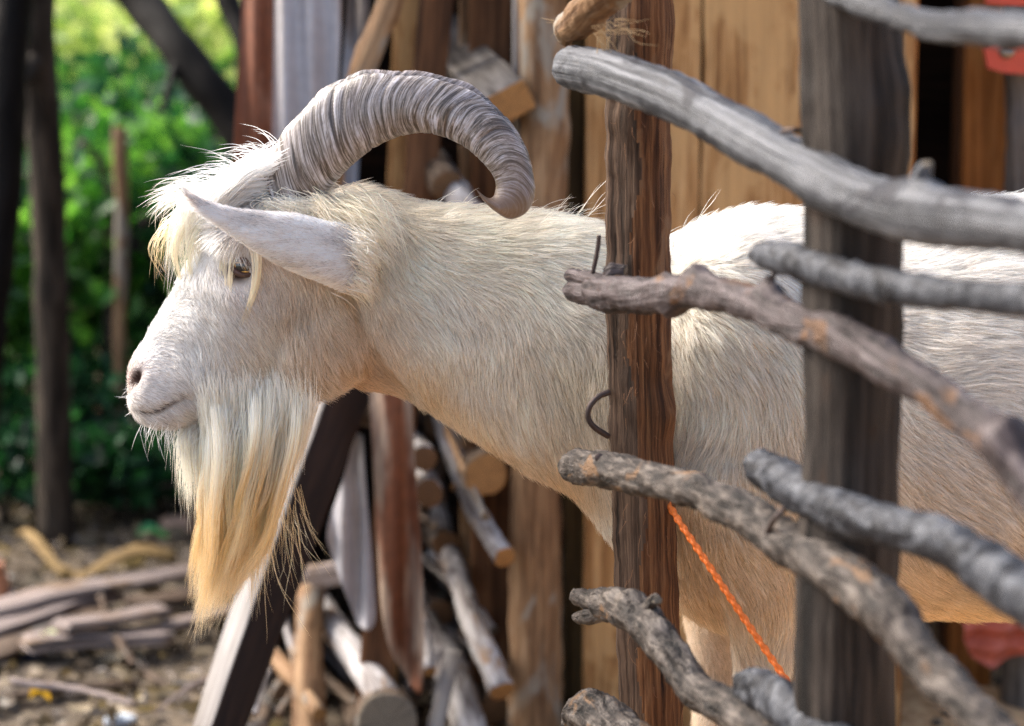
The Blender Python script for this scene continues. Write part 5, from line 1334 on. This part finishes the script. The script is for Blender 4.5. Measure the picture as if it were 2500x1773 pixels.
r2 = rail(k3([(1330, 650, 70), (1360, 655, 82), (1420, 660, 84), (1480, 657, 78), (1560, 648, 82), (1640, 660, 78), (1700, 680, 80), (1800, 722, 92), (1950, 792, 98), (2080, 872, 90), (2200, 962, 90), (2290, 1062, 104), (2400, 1200, 104)]), W_rail2, 32,
          knots=[(1700, 662, .012, .01), (1875, 695, .013, .010), (1640, 758, .012, .006), (2400, 950, .014, .014), (2460, 1060, .016, .014)],
          prongs=([(1395, 672, 34), (1430, 680, 44), (1490, 700, 60)], [(1398, 712, 52), (1430, 715, 62), (1500, 718, 66)]), stubs=([(1480, 690, 30, DY(1480)), (1490, 662, 30, DY(1480) - .004), (1530, 658, 24, DY(1480) - .01)], [(1872, 740, 40), (1882, 690, 30), (1890, 672, 14)]))
r3 = rail(k3([(1683, 574, 26), (1705, 570, 50), (1740, 573, 70), (1780, 582, 76), (1850, 603, 78), (2000, 640, 80), (2150, 660, 74), (2290, 668, 80), (2450, 670, 80)]), W_rail4, 33, off=-.004, rough=.0011)
r4 = rail(k3([(1272, 1040, 52), (1290, 1043, 72), (1340, 1050, 86), (1450, 1072, 76), (1560, 1100, 80), (1680, 1155, 94), (1760, 1212, 104), (1900, 1292, 110), (1990, 1372, 108), (2060, 1470, 104), (2150, 1562, 100), (2230, 1642, 100), (2330, 1740, 100)]), W_rail3, 34,
          knots=[(1400, 1118, .012, .003), (1850, 1400, .014, .006), (2170, 1500, .02, .005)], rough=.0022)
r5 = rail(k3([(1686, 1040, 60), (1702, 1050, 84), (1760, 1082, 100), (1880, 1142, 100), (2000, 1177, 98), (2120, 1217, 110), (2290, 1332, 128), (2420, 1430, 128)]), W_rail4, 35, off=.006, rough=.0013)
r6 = rail(k3([(1345, 1350, 66), (1375, 1352, 76), (1440, 1385, 90), (1500, 1452, 80), (1560, 1535, 82), (1640, 1592, 88), (1720, 1650, 92), (1850, 1740, 96)]), W_rail3, 36, knots=[(1545, 1470, .012, .007), (1700, 1700, .016, .004)],
          prongs=([(1412, 1460, 44), (1440, 1462, 52), (1500, 1475, 66)], [(1415, 1508, 34), (1445, 1502, 40), (1500, 1492, 48)]), stubs=([(1575, 1490, 40), (1590, 1472, 34), (1605, 1466, 22)],), rough=.0022)
r7 = rail(k3([(1655, 1528, 46), (1672, 1530, 72), (1720, 1548, 100), (1790, 1600, 110), (1900, 1700, 116)]), W_rail4, 37, off=.004)
r8 = rail(k3([(1278, 1618, 60), (1300, 1590, 84), (1340, 1590, 104), (1400, 1650, 116), (1470, 1730, 120)]), W_rail3, 38, rough=.0026, stubs=([(1405, 1740, 50), (1398, 1765, 56), (1405, 1800, 60)],))
r9 = rail([(1378, 100, 40), (1385, 75, 70), (1420, 45, 88), (1490, -20, 92), (1600, -110, 96), (1760, -200, 100)], W_postb, 39, off=.004)
r10 = rail([(2000, -40, 56), (2068, -8, 62), (2179, 35, 66), (2280, 66, 72), (2380, 64, 82), (2500, 72, 92), (2650, 90, 96)], W_rail1, 40, off=.002, rough=.001)
# frayed fibres on the upper stub
g = G()
for i in range(46):
    x = fg.uniform(1440, 1530); y = 85 + fg.uniform(-25, 10) - (x - 1440) * .2; p = at(x, y, DY(x) - .014)
    a = fg.uniform(-1.0, .35); l_ = fg.uniform(.012, .036); d = np.array([math.cos(a), -.3, math.sin(a)])
    if i < 10: p = at(1380 + fg.uniform(-4, 6), 62 + fg.uniform(-14, 14), DY(1380)); d = np.array([-1, 0, fg.uniform(-.2, .5)]); l_ *= .5
    if 10 <= i < 24: d = np.array([fg.uniform(-.2, .4), -.1, -1.0]); p = at(1480 + fg.uniform(-30, 10), 90, DY(1480) - .006)
    loft(g, catmull([p, p + d * l_ * .6, p + d * l_ + fg.normal(0, .005, 3)], 6), circ(4), np.linspace(.0004, .00012, 6), cap=(False, False))
fo = g.build('frayed_fibres', plain('frayed_fibre', S(160, 132, 94), .7), r9); fo['kind'] = 'stuff'
# nails and the wire hook
def nail(pts, parent, wpx=13, name='nail', Y=None, head=False):
    P4 = [[*at(p[0], p[1], p[2] if len(p) > 2 else Y), wpx * pxm(-.2) / 2] for p in pts]; C = catmull(P4, 24)
    g = G(); loft(g, C[:, :3], circ(10), C[:, 3], rough=.0002, rfreq=60)
    if head:
        e = C[0, :3]; d = nrm(C[0, :3] - C[1, :3]); loft(g, np.array([e, e + d * .002]), circ(12), .0045, hint=(0, 0, 1))
    return g.build(name, M_iron, parent)
nail([(1463, 575, DY(1460)), (1459, 610, DY(1460)), (1447, 668, DY(1460))], r2, 11)
nail([(1413, 165, DY(1413) - .028), (1414, 165, DY(1413) - .01)], r1, 10, head=True)
nail([(1463, 1118, DY(1463) - .026), (1464, 1118, DY(1463) - .01)], r4, 11, head=True)
nail([(1488, 958, -.18), (1462, 968, -.185), (1440, 992, -.19), (1436, 1020, -.19), (1452, 1044, -.188), (1486, 1066, -.18)], postA, 15, 'wire_hook')
nail([(1910, 322, DY(1940)), (1940, 318, DY(1940) - .01), (1966, 322, DY(1940)), (1975, 335, DY(1940))], r1, 12, 'wire_tie')
nail([(1868, 1310, DY(1868) - .03), (1890, 1270, DY(1890) - .034), (1915, 1240, DY(1915) - .02)], r4, 12, 'wire_tie')

# ------------------------------------------------------------------ orange rope
pts = [(1500, 1070, -.122), (1560, 1140, -.13), (1640, 1245, -.185), (1665, 1284, -.2), (1740, 1395, -.22), (1820, 1515, -.235), (1895, 1625, -.25), (1960, 1720, -.27), (2040, 1850, -.3)]
C = catmull([at(*p) for p in pts], 700); C = np.concatenate([C, catmull([C[-1], [C[-1][0] + .06, -.3, .22], [C[-1][0] + .16, -.28, .012], [C[-1][0] + .4, -.25, .008]], 300)[1:]])
m_ = len(C); L_ = np.concatenate([[0], np.cumsum(np.linalg.norm(np.diff(C, axis=0), axis=1))]); ns = 24
T = nrm(np.gradient(C, axis=0)); h = np.array([0, -1.0, 0]); A2 = np.empty_like(T)
for i in range(m_):
    h = h - T[i] * (h @ T[i]); h = h / np.linalg.norm(h); A2[i] = h
A1 = np.cross(A2, T); a = np.linspace(0, 2 * math.pi, ns, endpoint=False)
kk = 2 * math.pi / .0115
SS, AA = np.meshgrid(L_, a, indexing='ij')
bum = np.abs(np.sin(AA + kk * SS / 2)) * np.abs(np.sin(AA - kk * SS / 2))
rr_ = .0031 * (.72 + .5 * bum ** .6)
P = C[:, None] + rr_[..., None] * (np.cos(AA)[..., None] * A1[:, None] + np.sin(AA)[..., None] * A2[:, None])
F = [(i * ns + j, i * ns + (j + 1) % ns, (i + 1) * ns + (j + 1) % ns, (i + 1) * ns + j) for i in range(m_ - 1) for j in range(ns)] + [tuple(range(ns))[::-1], tuple((m_ - 1) * ns + j for j in range(ns))]
tag(G().add(P.reshape(-1, 3), F).build('rope', plain('orange_cord', S(224, 112, 34), .55, 0, .18, 300, .3)), 'orange braided rope slanting down from behind the fence post past the goat\'s leg', 'rope')
